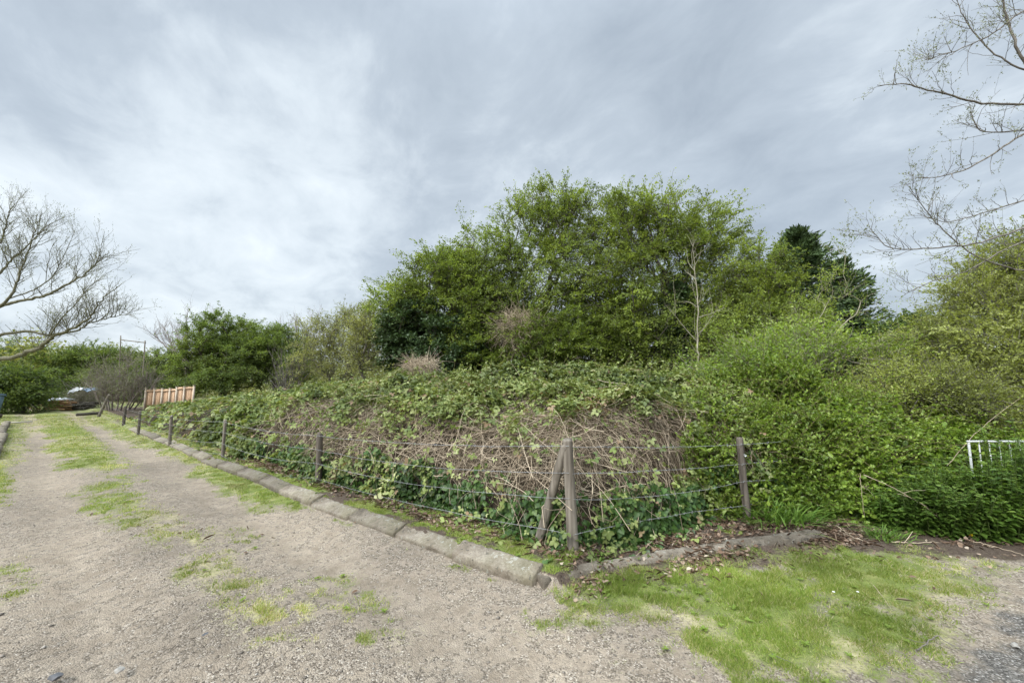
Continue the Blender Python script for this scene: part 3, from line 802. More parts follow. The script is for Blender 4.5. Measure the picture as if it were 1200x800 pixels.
nn_ = nrm(out * .75 + [0, 0, .55] + rng.normal(size=(n, 3)) * .33); dl = nrm(np.array([0, 0, -.8]) + out * .35 + rng.normal(size=(n, 3)) * .45)
sz = (.022 + .046 * rng.random(n)) * np.interp(np.hypot(x, y), [3.6, 9], [1, 1.35])
leaves(g, P, dl, nn_, sz, sz * .92, 'heart', np.clip(rng.random(n) * .7 + (rng.random(n) < .12) * .35, 0, 1))
tag(g.build('ivy_groundcover', M['ivy']), 'dark glossy ivy carpeting the foot of the bramble bank', 'ivy', kind='stuff')

# ------------------------------------------------------------------ bright bushes on the right
def pr_front(x): return np.interp(x, [1.6, 2.2, 2.7, 3.2, 3.8, 4.4, 5.0, 6.0, 8, 12], [4.75, 4.72, 4.78, 4.74, 4.62, 4.62, 5.0, 5.35, 5.6, 5.8])


def H_pr(x, y):
    d = y - pr_front(x) - (x < 2.4) * 0
    Hc = np.interp(x, [1.2, 1.9, 2.6, 3.4, 4.3, 5.2, 6, 7, 9, 12], [.8, 1.0, 1.25, 1.5, 1.7, 1.6, 1.3, 1.05, 1.0, 1.0])
    lump = (fbm(x * 1.1, y * 1.1, seed=151) - .5) * .9 + (fbm(x * 2.6, y * 2.6, seed=152, o=3) - .5) * .9
    h = .7 * ss(d, -.15, .16) + (Hc - .7) * (.45 * ss(d, .02, .7) + .55 * ss(d, .5, 1.9))
    return h + lump * ss(d, .0, .8) * .7, d, x


def in_pr(x, y):
    d = y - pr_front(x)
    return (d > -.12) & (x > 2.0 + .45 * (y - 4.5) + .25 * (fbm(x * 2, y * 2, seed=155) - .5)) & (x < 11) & (y < 9.5)


privet = empty('privet_bush', (3.6, 5.4, 0), 'dense bright green bush swallowing the fence beside the right hand post', 'bush')
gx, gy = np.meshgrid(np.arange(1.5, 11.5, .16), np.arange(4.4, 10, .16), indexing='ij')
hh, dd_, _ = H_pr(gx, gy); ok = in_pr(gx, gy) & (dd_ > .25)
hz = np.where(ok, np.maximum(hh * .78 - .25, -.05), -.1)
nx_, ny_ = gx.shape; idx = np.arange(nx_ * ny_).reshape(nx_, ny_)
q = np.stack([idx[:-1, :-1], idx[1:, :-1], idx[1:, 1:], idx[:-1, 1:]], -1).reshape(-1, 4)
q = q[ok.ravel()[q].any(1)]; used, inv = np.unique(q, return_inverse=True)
mk('shade_core', np.column_stack([gx.ravel(), gy.ravel(), hz.ravel()])[used], inv.ravel(), np.arange(len(q)) * 4, M['core'], privet, smooth=True)  # dark filler sheet; shade inside the bush is put into its colour
g = Geo(); gs = Geo()
x, y, h, nv = scatter(H_pr, in_pr, 900000, (1.6, 11, 4.3, 9.5))
k = rng.random(len(x)) < .36 * np.clip((fbm(x * 2.4, y * 2.4, h * 2.4, seed=161, o=3) - .39) * 6, .05, 1); x, y, h, nv = x[k], y[k], h[k], nv[k]; n = len(x)
r = np.hypot(x, y)
z = np.where(nv[:, 2] < .8, h * rng.random(n) ** .6, h) ; z = np.maximum(z, .06)
L = rng.uniform(.14, .36, n); dr = nrm(nv * .7 + [0, 0, .45] + rng.normal(size=(n, 3)) * .42)
t = np.linspace(0, 1, 5); bend = rng.normal(size=(n, 3)) * .2 - [0, 0, .12]
S0 = np.column_stack([x, y, z]) - nv * rng.uniform(.05, .22, n)[:, None]
Pp = S0[:, None] + dr[:, None] * (L[:, None] * t)[..., None] + bend[:, None] * (L[:, None] * t ** 2)[..., None]
tubes(gs, Pp, np.full((n, 5), .002), 3, rng.random(n))
patch = fbm(x * 1.5, y * 1.5, z * 1.5, seed=163)
for e in range(17):
    tq = rng.uniform(.15, 1.02, n); Pq = S0 + dr * (L * tq)[:, None] + bend * (L * tq ** 2)[:, None]
    dl = nrm(np.cross(dr, rdir(n)) * .9 + dr * .5); s0 = np.interp(r, [4, 10], [.030, .050]) * rng.lognormal(0, .3, n)
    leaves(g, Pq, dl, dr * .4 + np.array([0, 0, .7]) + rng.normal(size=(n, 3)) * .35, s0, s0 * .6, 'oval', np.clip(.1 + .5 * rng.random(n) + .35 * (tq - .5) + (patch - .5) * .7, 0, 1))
# long loose shoots arching out of the bush
x, y, h, nv = scatter(H_pr, in_pr, 60000, (1.8, 8, 4.3, 8.5)); k = (rng.random(len(x)) < .10) & (h > .5); x, y, h, nv = x[k], y[k], h[k], nv[k]; n = len(x)
L = rng.uniform(.4, 1.0, n); dr = nrm(nv * .6 + [-.05, -.15, .75] + rng.normal(size=(n, 3)) * .35); bend = rng.normal(size=(n, 3)) * .25 + nv * .2 - [0, 0, .45]
S0 = np.column_stack([x, y, h]) - nv * .15
tubes(gs, S0[:, None] + dr[:, None] * (L[:, None] * t)[..., None] + bend[:, None] * (L[:, None] * t ** 2)[..., None], np.linspace(.0034, .0014, 5)[None] * np.ones((n, 1)), 4, rng.random(n))
for e in range(30):
    tq = rng.uniform(.1, 1.02, n); dl = nrm(np.cross(dr, rdir(n)) * .9 + dr * .6); s0 = .034 * (.6 + .8 * rng.random(n))
    leaves(g, S0 + dr * (L * tq)[:, None] + bend * (L * tq ** 2)[:, None], dl, np.array([0, 0, .8]) + rng.normal(size=(n, 3)) * .35, s0, s0 * .58, 'oval', np.clip(.35 + .55 * rng.random(n), 0, 1))
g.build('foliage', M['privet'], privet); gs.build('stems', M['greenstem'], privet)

# nettles in front of the railing
nettle = empty('nettle_patch', (5.2, 4.3, 0), 'low dark green nettles at the right edge below the white railing', 'nettles')
g = Geo(); gs = Geo()
n = 1500
x = rng.uniform(3.9, 7.5, n); y = np.interp(x, [3.9, 4.3, 4.9, 7.5], [4.4, 4.1, 3.95, 3.9]) + rng.random(n) ** 1.2 * .75
L = rng.uniform(.28, .66, n) * np.interp(x, [3.9, 4.6, 6], [.75, 1.1, 1.6]) * (.25 + 1.5 * fbm(x * 1.7, y * 1.7, seed=171, o=3)); dr = nrm(np.column_stack([rng.normal(size=n) * .2, rng.normal(size=n) * .2 - .22, np.ones(n)]))
t = np.linspace(0, 1, 5); S0 = np.column_stack([x, y, np.zeros(n)])
tubes(gs, S0[:, None] + dr[:, None] * (L[:, None] * t)[..., None], np.full((n, 5), .0028), 3, rng.random(n))
for e in range(26):
    tq = rng.uniform(.03, 1.0, n) ** .8; an = rng.random(n) * 6.28
    dl = np.column_stack([np.cos(an), np.sin(an), -.15 + .4 * (tq > .9)]); s0 = .075 * (.6 + .6 * rng.random(n)) * (1.15 - .5 * tq)
    leaves(g, S0 + dr * (L * tq)[:, None], dl, rng.normal(size=(n, 3)) * .2 + [0, 0, 1], s0, s0 * .55, 'oval', np.clip(rng.random(n) * .7 + .3 * (tq > .8), 0, 1))
g.build('foliage', M['nettle'], nettle); gs.build('stems', M['nettle_stem'], nettle)

# rank grass tuft by the right post
def tuft(name, label, cx, cy, n, rad, Lr, mat, lean=.45, w=.007, sd=3):
    r = np.random.default_rng(sd); g = Geo()
    x = cx + r.normal(size=n) * rad; y = cy + r.normal(size=n) * rad * .7
    d_ = np.column_stack([(x - cx) / rad * .25 + r.normal(size=n) * lean, (y - cy) / rad * .2 + r.normal(size=n) * lean, np.ones(n)])
    d_ = nrm(d_); L = r.uniform(*Lr, n); t = np.linspace(0, 1, 6)
    Pl = np.column_stack([x, y, np.zeros(n)])[:, None] + d_[:, None] * (L[:, None] * t)[..., None] + (d_ * [1, 1, 0])[:, None] * (L[:, None] * .5 * t ** 2)[..., None] - np.array([0, 0, .42])[None, None] * (L[:, None] * t ** 2.2)[..., None]
    Pl[..., 2] = np.maximum(Pl[..., 2], .004)
    sd_ = nrm(np.cross(d_, [0, 0, 1.]))
    wd = w * np.array([.6, 1, 1, .8, .5, .06])
    A = Pl + sd_[:, None] * wd[None, :, None]; B = Pl - sd_[:, None] * wd[None, :, None]
    Vv = np.concatenate([A, B], 1)
    g.add(Vv, [(k, k + 1, 7 + k, 6 + k) for k in range(5)], r.random(n))
    o_ = g.build(name, mat); o_.data.transform(__import__('mathutils').Matrix.Translation((-cx, -cy, 0))); o_.location = (cx, cy, 0)
    return tag(o_, label, 'grass tuft', 'tufts of rank grass at the hedge foot')


tuft('grass_tuft', 'tall lush grass tuft arching beside the right hand fence post', 2.92, 4.5, 420, .15, (.22, .52), M['rank'])
tuft('grass_tuft', 'small grass tuft growing at the foot of the corner fence post', .68, 3.55, 130, .07, (.08, .2), M['rank'], sd=4, w=.005)
tuft('grass_tuft', 'grass tuft by the stray canes past the end of the low kerb', 3.75, 4.12, 150, .1, (.08, .22), M['rank'], sd=5, w=.005)

# dandelions
for lab, u, v in [('yellow dandelion in the verge in front of the corner post', 655, 656), ('yellow dandelion under the nettles near the right edge', 1137, 627)]:
    dz = (400 - v) / F_PX; y_ = 3.64 if u < 800 else 4.05
    p_ = at(u, v, y_)
    r_ = empty('dandelion', (p_[0], p_[1], 0), lab, 'dandelion', 'dandelions in the verge')
    g = Geo(); zc = max(p_[2], .05)
    tubes(g, np.array([[[p_[0], p_[1], 0], [p_[0] + .005, p_[1], zc * .5], [p_[0], p_[1], zc]]]), np.full((1, 3), .002), 5); g.build('stalk', M['greenstem'], r_)
    g = Geo(); m_ = 60; an = rng.random(m_) * 6.28; el = rng.random(m_) * 1.2
    dl = np.column_stack([np.cos(an) * np.cos(el), np.sin(an) * np.cos(el), np.sin(el)])
    leaves(g, np.repeat([[p_[0], p_[1], zc]], m_, 0), dl, rdir(m_), .022, .006, 'oval'); g.build('flower_head', M['petal'], r_)
for lab, u, v in [('white daisy in the middle of the trodden lawn', 978, 706), ('white daisy left of the other one in the lawn', 1006, 703)]:
    yy = 3.03; p_ = at(u, v, yy)
    g = Geo(); m_ = 12; an = np.arange(m_) / m_ * 6.28
    leaves(g, np.zeros((m_, 3)) + [0, 0, .03], np.column_stack([np.cos(an), np.sin(an), np.full(m_, .1)]), np.tile([0, 0, 1.], (m_, 1)), .010, .005, 'oval')
    o_ = g.build('daisy', M['daisy']); o_.location = (p_[0], yy, .01); tag(o_, lab, 'daisy', 'daisies in the lawn')

# stray dead canes on the ground and in the bush at the right
def cane(label, pts, r0, mat, twigs=4, sd=0, group='stray dead canes'):
    r = np.random.default_rng(sd); pts = np.array(pts, float)
    t = np.linspace(0, 1, len(pts)); tt_ = np.linspace(0, 1, 18)
    Pl = np.column_stack([np.interp(tt_, t, pts[:, q]) for q in range(3)]); Pl[1:-1] += r.normal(size=(16, 3)) * r0 * .35
    base = Pl[0].copy(); g = Geo()
    r0 *= .5
    tubes(g, (Pl - base)[None], (r0 * np.linspace(1, .45, 18))[None], 6, .5)
    for k in range(twigs):
        a = Pl[r.integers(4, 16)] - base; d_ = nrm(r.normal(size=3) * [1, .5, .5]) * r.uniform(.06, .2)
        tubes(g, np.array([[a, a + d_ * .5 + r.normal(size=3) * .01, a + d_]]), np.array([[r0 * .5, r0 * .4, r0 * .2]]), 4, .7)
    o_ = g.build('dead_cane', mat); o_.location = base
    return tag(o_, label, 'dead cane', group)


cane('pale bent cane sticking out of the bright green bush towards the ground', [at(1012, 556, 4.35), at(1045, 570, 4.2), at(1080, 590, 4.12), at(1113, 617, 4.08)], .008, M['stem'], 5, 1)
cane('thin pale cane hanging straight down the front of the green bush', [at(1008, 555, 4.4), at(1010, 580, 4.38), at(1013, 606, 4.36)], .006, M['stem'], 3, 2)
cane('slender pale cane rising in front of the willow, above the railing', [at(1110, 545, 5.0), at(1140, 510, 5.0), at(1170, 485, 5.0), at(1196, 466, 5.0)], .007, M['stem'], 3, 3)
gz = lambda u, v, Y, z: np.array([at(u, v, Y)[0], Y, z])
cane('yellowish cane lying on the ground past the end of the low kerb', [gz(980, 620, 4.3, .06), gz(1000, 632, 4.08, .03), gz(1023, 640, 3.92, .015)], .011, M['stem'], 2, 4)
cane('thick pale stick lying on bare soil under the nettles', [gz(1045, 638, 3.98, .02), gz(1075, 640, 3.95, .025), gz(1105, 636, 3.99, .02)], .014, M['stem'], 2, 5)
cane('long brown cane lying along the soil at the right edge', [gz(1125, 630, 4.05, .03), gz(1160, 640, 3.9, .02), gz(1200, 655, 3.7, .015)], .010, M['stem'], 3, 6)
cane('short white cane leaning on the ivy right of the corner post', [at(742, 629, 3.9), at(746, 620, 3.88), at(749, 611, 3.88)], .007, M['stem'], 0, 7)
cane('thin straw stalk lying across the lawn', [gz(1024, 692, 3.15, .03), gz(1034, 706, 3.0, .03), gz(1045, 722, 2.85, .02)], .004, M['stem'], 1, 8)
cane('dark root like stick lying beside the dark chippings', [gz(1075, 766, 2.45, .01), gz(1100, 752, 2.55, .03), gz(1130, 770, 2.42, .012)], .008, M['bark_grey'], 3, 9)
cane('pale twig among the leaf litter behind the low kerb', [gz(745, 660, 3.62, .04), gz(757, 645, 3.75, .06), gz(764, 637, 3.82, .09)], .006, M['stem'], 1, 10)
cane('grey twig lying on the lawn nearest the gravel', [gz(905, 772, 2.4, .02), gz(930, 783, 2.33, .02)], .004, M['bark_grey'], 1, 11)

# individual stones near the camera
for k, (u, v, Y, sx, mat, lab) in enumerate([(66, 794, 2.25, .035, 'flint', 'dark angular flint on the gravel in the lower left corner'), (240, 745, 2.6, .022, 'flint', 'small dark flint lying alone on the middle of the gravel track'),
                                              (140, 785, 2.3, .03, 'pale_flint', 'pale flat stone near the bottom edge right of the dark flint'), (1190, 757, 2.5, .028, 'pale_flint', 'pale stone on the dark chippings at the right edge')]):
    r = np.random.default_rng(200 + k); bm_v = rdir(26, r) * (1 + r.normal(size=(26, 1)) * .1)
    import bmesh
    bm = bmesh.new()
    for q_ in bm_v: bm.verts.new(q_ * [sx, sx * .7, sx * .42])
    res = bmesh.ops.convex_hull(bm, input=bm.verts)
    me = bpy.data.meshes.new('stone'); bm.to_mesh(me); bm.free(); me.materials.append(M[mat])
    o_ = bpy.data.objects.new('stone', me); COL.objects.link(o_); p_ = at(u, v, Y); o_.location = (p_[0], Y, sx * .2); o_.rotation_euler = (0, 0, k * 1.3)
    tag(o_, lab, 'stone', 'loose stones on the track')

# ------------------------------------------------------------------ trees
def blob_pts(blobs, n, r, shell=.45):
    vol = np.array([b[3] * b[4] * b[5] for b in blobs]); c = r.choice(len(blobs), n, p=vol / vol.sum())
    B = np.array(blobs)[c]
    return B[:, :3] + rdir(n, r) * (r.random(n) ** shell)[:, None] * B[:, 3:6]


def pblobs(lst):
    """(u, v, half width px, half height px, distance, depth m) measured on the photograph -> metres"""
    o_ = []
    for (u, v, ru, rv, Y, dp) in lst:
        p = at(u, v, Y); k = Y / F_PX / .97
        o_.append((p[0], p[1], p[2], ru * k, dp, rv * k))
    return o_


def mst(path, pts, bf=.35):
    """joins the crown points to a trunk polyline, short detours first"""
    nodes = [np.array(p, float) for p in path]; par = [-1] + list(range(len(path) - 1))
    m0 = len(path); N_ = m0 + len(pts)
    A = np.zeros((N_, 3)); A[:m0] = nodes; pl = np.zeros(N_)
    for k in range(1, m0): pl[k] = pl[k - 1] + np.linalg.norm(A[k] - A[k - 1])
    od = np.argsort(np.linalg.norm(pts - A[m0 - 1], axis=1)); pts = pts[od]
    pl[0] = 1e3 if m0 > 1 else 0
    cnt = m0
    for p in pts:
        dv = np.linalg.norm(A[:cnt] - p, axis=1)
        k = int(np.argmin(dv + bf * pl[:cnt])); A[cnt] = p; pl[cnt] = pl[k] + dv[k]; par.append(k); cnt += 1
    return A, np.array(par), m0


def grow_wood(A, par, m0, r_tip, r_base, r, p_exp=2.3, bend=.45):
    n = len(A); w = np.zeros(n); ch = np.zeros(n, int)
    for k in range(n - 1, 0, -1):
        if ch[k] == 0: w[k] = 1.0
        w[par[k]] += w[k]; ch[par[k]] += 1
    rad = r_tip * np.maximum(w, 1) ** (1 / p_exp)
    if rad[1 if n > 1 else 0] > 0: rad = r_tip + (rad - r_tip) * (r_base - r_tip) / max(rad.max() - r_tip, 1e-6)
    e = np.arange(1, n); a = A[par[e]]; b = A[e]; L = np.linalg.norm(b - a, axis=1)
    gp = par[par[e]]; dp = np.where(gp[:, None] >= 0, A[par[e]] - A[np.maximum(gp, 0)], b - a); dp = nrm(dp)
    c = a + dp * (L * bend)[:, None] * .5 + (b - a) * .25 + r.normal(size=a.shape) * (L * .06)[:, None]
    t = np.linspace(0, 1, 5)[None, :, None]
    Pl = (1 - t) ** 2 * a[:, None] + 2 * t * (1 - t) * c[:, None] + t ** 2 * b[:, None]
    r1 = rad[e]; r0 = np.minimum(rad[par[e]], r1 * 1.5)
    rd = r0[:, None] + (r1 - r0)[:, None] * np.linspace(0, 1, 5)[None]
    return Pl, rd, ch, rad


def tree(name, label, cat, base, path, blobs, nn, leafm, barkm, group=None, seed=0, r_base=.16, r_tip=.006, twigs=4, tl=(.3, .7), per=22, lsize=.06, lw=.6,
         up=.25, droop=.25, shape='diamond', out=.6, bf=.35, shell=.45, cluster=.06, tspread=.5, wood_sides=5, nup=.9, extra_tint=0., bare=0.0):
    r = np.random.default_rng(seed)
    root = empty(name, base, label, cat, group)
    pts = blob_pts(blobs, nn, r, shell)
    pts = pts[pts[:, 2] > .25]
    A, par, m0 = mst([base, *path], pts, bf)
    Pl, rd, ch, rad = grow_wood(A, par, m0, r_tip, r_base, r)
    g1, g2 = Geo(), Geo()
    big = rd[:, 0] > r_base * .33; big[:m0 - 1] = True
    tubes(g1, Pl[big], rd[big], 8); tubes(g2, Pl[~big], rd[~big], wood_sides)
    # twigs
    cen = np.array([[b[0], b[1], b[2]] for b in blobs]).mean(0); cen[2] -= .3
    st = A[m0:]; k = np.repeat(np.arange(len(st)), twigs); S0 = st[k] + r.normal(size=(len(k), 3)) * .03
    pd = nrm(st - A[par[m0:]])[k]
    od_ = nrm(S0 - cen)
    D = nrm(od_ * out + pd * .45 + np.array([0, 0, up]) + r.normal(size=S0.shape) * tspread)
    L = r.uniform(*tl, len(k)); t = np.linspace(0, 1, 5)
    bend = r.normal(size=S0.shape) * .18 - np.array([0, 0, droop])
    Pt = S0[:, None] + D[:, None] * (L[:, None] * t)[..., None] + bend[:, None] * (L[:, None] * t ** 2)[..., None]
    tubes(g2, Pt, np.linspace(r_tip * .8, r_tip * .3, 5)[None] * np.ones((len(k), 1)), 3)
    g1.build('trunk', M[barkm], root, smooth=True); g2.build('branches', M[barkm], root)
    if per:
        m = np.repeat(np.arange(len(k)), per); m = m[r.random(len(m)) > bare * (fbm(S0[m, 0] * .9, S0[m, 1] * .9, S0[m, 2] * .9, seed=seed) > .5)]
        tq = r.uniform(.08, 1.05, len(m))
        sn = nrm(np.array([0, 0, 1.]) + od_ * .45 + r.normal(size=S0.shape) * .3)          # each spray is a loose flat fan
        sp = np.cross(nrm(D), sn); wid = r.normal(size=len(m)) * cluster * 1.6 * (1.15 - .7 * tq)
        Pq = S0[m] + D[m] * (L[m] * tq)[:, None] + bend[m] * (L[m] * tq ** 2)[:, None] + sp[m] * wid[:, None] + r.normal(size=(len(m), 3)) * cluster * .35
        dl = nrm(D[m] * .5 + sp[m] * np.sign(wid)[:, None] * .5 + r.normal(size=(len(m), 3)) * .35 - np.array([0, 0, .12])); nv = nrm(sn[m] + r.normal(size=(len(m), 3)) * .32)
        ls = lsize * r.uniform(.6, 1.3, len(m)); tk = r.random(len(k))
        big_ = fbm(S0[:, 0] * .8, S0[:, 1] * .8, S0[:, 2] * .8, seed=seed + 7)
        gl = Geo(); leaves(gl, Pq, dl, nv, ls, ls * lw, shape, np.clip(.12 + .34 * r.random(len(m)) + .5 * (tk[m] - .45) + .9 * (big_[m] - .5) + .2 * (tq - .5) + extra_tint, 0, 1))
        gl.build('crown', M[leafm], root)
    return root


def gp(u, Y, z=0.): return np.array([at(u, 448, Y)[0], Y, z])


TG = 'trees of the tall clump behind the brambles'
HK = dict(twigs=3, per=48, lsize=.064, cluster=.07, tspread=.55, r_tip=.008)
tree('hawthorn_tree', 'tallest hawthorn of the clump, its thinner top open to the sky', 'tree', gp(635, 14), [gp(632, 14, .9), gp(638, 14, 1.8)],
     pblobs([(640, 274, 60, 50, 14, 1.7), (575, 318, 60, 46, 13.6, 1.6), (610, 375, 85, 55, 13, 1.5), (690, 275, 42, 55, 14, 1.3), (548, 300, 25, 28, 14, .9), (645, 243, 45, 24, 14.2, .9), (650, 330, 70, 50, 13.4, 1.4)]), 1150, 'hawthorn', 'bark', TG, 1,
     r_base=.13, bare=.45, tl=(.35, .95), **HK)
tree('hawthorn_tree', 'broad rounded hawthorn on the right of the clump, lighter green with arching tips', 'tree', gp(775, 13), [gp(778, 13, .8), gp(772, 13, 1.7)],
     pblobs([(770, 290, 62, 62, 13, 1.6), (828, 285, 38, 50, 13, 1.4), (725, 355, 60, 60, 12.4, 1.4), (825, 375, 55, 52, 12.6, 1.4), (760, 395, 65, 45, 12.2, 1.2), (735, 262, 35, 35, 13.2, 1.2)]), 1100, 'haw_light', 'bark', TG, 2,
     r_base=.13, out=.75, tl=(.4, 1.05), droop=.3, bare=.2, **HK)
tree('ivy_clad_tree', 'dark ivy covered tree at the left end of the clump', 'tree', gp(505, 11.6), [gp(503, 11.6, .8), gp(506, 11.6, 1.6)],
     pblobs([(486, 392, 38, 42, 12.1, .9), (528, 404, 34, 34, 11.9, .8), (462, 405, 18, 28, 12.1, .5)]), 360, 'ivy_tree', 'bark', TG, 3,
     r_base=.14, twigs=5, tl=(.2, .4), per=26, lsize=.06, lw=.9, shape='heart', droop=.5, nup=.5, up=.05, cluster=.09)
tree('hawthorn_tree', 'hawthorn leaning out over the dark ivy at the left end of the clump', 'tree', gp(520, 13), [gp(515, 13, 1.2), gp(510, 13, 2.2)],
     pblobs([(478, 358, 40, 28, 12.6, 1.2), (520, 335, 42, 38, 12.8, 1.2), (555, 365, 40, 40, 12.4, 1.0)]), 560, 'hawthorn', 'bark', TG, 4, r_base=.1, bare=.25, tl=(.3, .85), **HK)
tree('ivy_clad_tree', 'dark ivy wrapped stem in the middle of the right hand hawthorn', 'tree', gp(792, 12.2), [gp(793, 12.2, .8)],
     pblobs([(792, 390, 20, 45, 12.0, .4), (800, 345, 15, 25, 12.0, .3)]), 90, 'ivy_tree', 'bark', TG, 5, r_base=.1, twigs=5, tl=(.15, .3), per=22, lsize=.075, lw=.9, shape='heart', droop=.5, nup=.4)
tree('hawthorn_tree', 'small yellow green hawthorn between the clump and the dark conifer', 'tree', gp(890, 11), [gp(890, 11, .8)],
     pblobs([(890, 335, 36, 45, 11, 1.2), (875, 395, 50, 45, 10.6, 1.1), (925, 395, 38, 40, 10.4, 1.)]), 620, 'haw_light', 'bark', TG, 6, r_base=.07, twigs=5, per=22, lsize=.06, extra_tint=.1)
tree('hawthorn_tree', 'low dark hawthorn under the middle of the clump', 'tree', gp(650, 12), [gp(650, 12, .5)],
     pblobs([(660, 405, 85, 36, 11.8, .9), (560, 412, 45, 30, 12, .8)]), 560, 'hawthorn', 'bark', TG, 7, r_base=.07, extra_tint=-.05, **HK)

tree('hawthorn_tree', 'dark tree filling the back of the clump on its left half', 'tree', gp(600, 16.5), [gp(600, 16.5, 1)],
     pblobs([(590, 395, 90, 36, 16.5, 1.5), (540, 405, 60, 32, 16, 1.2)]), 260, 'far_dark', 'bark', TG, 8, r_base=.15, twigs=4, per=26, lsize=.11, cluster=.09)
tree('hawthorn_tree', 'dark tree filling the back of the clump on its right half', 'tree', gp(760, 16), [gp(760, 16, 1)],
     pblobs([(740, 385, 80, 42, 16, 1.5), (800, 365, 60, 50, 16, 1.4), (840, 395, 60, 40, 15.5, 1.2)]), 320, 'far_dark', 'bark', TG, 9, r_base=.15, twigs=4, per=26, lsize=.11, cluster=.09)

# dead brown spray in the clump and the pale heap on the brambles
def twig_heap(name, label, cat, c, size, n, L0, mat, sd, upb=.4, rad=.004):
    r = np.random.default_rng(sd); root = empty(name, (c[0], c[1], c[2] - size[2]), label, cat); g = Geo()
    S0 = np.array(c) + rdir(n, r) * (r.random(n) ** .5)[:, None] * np.array(size) * .7
    D = nrm(rdir(n, r) + nrm(S0 - np.array(c)) * .8 + [0, 0, upb]); L = r.uniform(L0 * .4, L0, n); t = np.linspace(0, 1, 6)
    bend = r.normal(size=(n, 3)) * .4 - [0, 0, .2]
    tubes(g, S0[:, None] + D[:, None] * (L[:, None] * t)[..., None] + bend[:, None] * (L[:, None] * t ** 2)[..., None], np.linspace(rad, rad * .4, 6)[None] * np.ones((n, 1)), 3, .25 + .75 * r.random(n))
    g.build('twigs', M[mat], root)
    return root


p_ = at(608, 388, 11.6); twig_heap('dead_bush', 'leafless brown twiggy bush in front of the tall hawthorns', 'dead bush', p_, (1.0, .6, .9), 1500, .55, 'stem', 3, .1, rad=.0042)
p_ = at(492, 428, 9.6); twig_heap('dead_bramble', 'pale heap of dead bramble on top of the green brambles', 'dead bramble', p_, (.6, .45, .22), 620, .32, 'stem', 4, .05, rad=.0045)

# slender sapling
def limb_tree(root, limbs, spawn, barkm, leafm=None, seed=0, lsize=.02, budn=3, sides=5, lw=.5, upw=.35, part='branches'):
    """hand laid limbs, each spawning side shoots: spawn = [(per metre, (len range), radius, forward bias)]"""
    r = np.random.default_rng(seed); g1, g2, gl = Geo(), Geo(), Geo()
    cur = []
    for (pts, ra, rb) in limbs:
        pts = np.array(pts); t = np.linspace(0, 1, len(pts)); m = 6 * (len(pts) - 1) + 1; ti = np.linspace(0, 1, m)
        Pl = np.column_stack([np.interp(ti, t, pts[:, q]) for q in range(3)])
        for _ in range(3): Pl[1:-1] = .25 * Pl[:-2] + .5 * Pl[1:-1] + .25 * Pl[2:]
        Pl[1:-1] += r.normal(size=(m - 2, 3)) * ra * .25
        rd = np.linspace(ra, rb, m)
        tubes(g1, Pl[None], rd[None], 8); cur.append((Pl, rd))
    tips = []
    for lev, (dens, Lr, fr, fwd, st0) in enumerate(spawn):
        nxt = []
        for Pl, rd in cur:
            ln = np.linalg.norm(np.diff(Pl, axis=0), axis=1).sum(); k = r.poisson(dens * ln)
            for _ in range(k):
                q = r.uniform(st0 if lev == 0 else .12, 1.) * (len(Pl) - 1); a = int(min(q, len(Pl) - 2)); f = q - a
                p = Pl[a] * (1 - f) + Pl[a + 1] * f; tv = nrm(Pl[a + 1] - Pl[a]); rr0 = rd[a]
                d_ = nrm(tv * fwd + nrm(np.cross(tv, r.normal(size=3))) * .8 + np.array([0, 0, upw]) * (1 if lev < 2 else .6))
                L = r.uniform(*Lr) * (1.15 - .5 * q / len(Pl)); t = np.linspace(0, 1, 7)[:, None]
                bend = r.normal(size=3) * .3 + np.array([0, 0, upw * .5])
                P_ = p + d_ * L * t + bend * L * t ** 2 + np.cumsum(r.normal(size=(7, 3)), 0) * L * .018
                ra = min(fr, rr0 * .75); nxt.append((P_, np.linspace(ra, ra * .4, 7)))
        if nxt:
            tubes(g2, np.array([q[0] for q in nxt]), np.array([q[1] for q in nxt]), 3 if lev else 5)
        cur = nxt
        if lev >= 1: tips += nxt
    g1.build('trunk', M[barkm], root, smooth=True); g2.build(part, M[barkm], root)
    if leafm and tips:
        Pl = np.array([q[0] for q in tips]); n = len(Pl)
        for _ in range(budn):
            q = r.integers(2, 7, n); p = Pl[np.arange(n), q] + r.normal(size=(n, 3)) * .01
            tv = nrm(Pl[:, -1] - Pl[:, 0])
            leaves(gl, p, nrm(tv + r.normal(size=(n, 3)) * .7 + [0, 0, .3]), rdir(n, r), lsize * r.uniform(.5, 1.4, n), lsize * lw, 'diamond', r.random(n))
        gl.build('buds', M[leafm], root)


sap = empty('sapling', gp(818, 9.5), 'slender pale leafless sapling standing before the right hand hawthorn', 'sapling')
limb_tree(sap, [([gp(818, 9.5), at(819, 430, 9.5), at(817, 400, 9.5), at(818, 360, 9.5), at(815, 320, 9.5), at(812, 288, 9.5)], .030, .006), ([at(817, 400, 9.5), at(803, 385, 9.5), at(784, 360, 9.4)], .012, .004),
                ([at(818, 372, 9.5), at(832, 368, 9.5), at(850, 360, 9.6)], .011, .004)], [(4, (.3, .9), .008, .7, .3), (3, (.15, .4), .004, .7, .1)], 'bark_pale', None, 4)

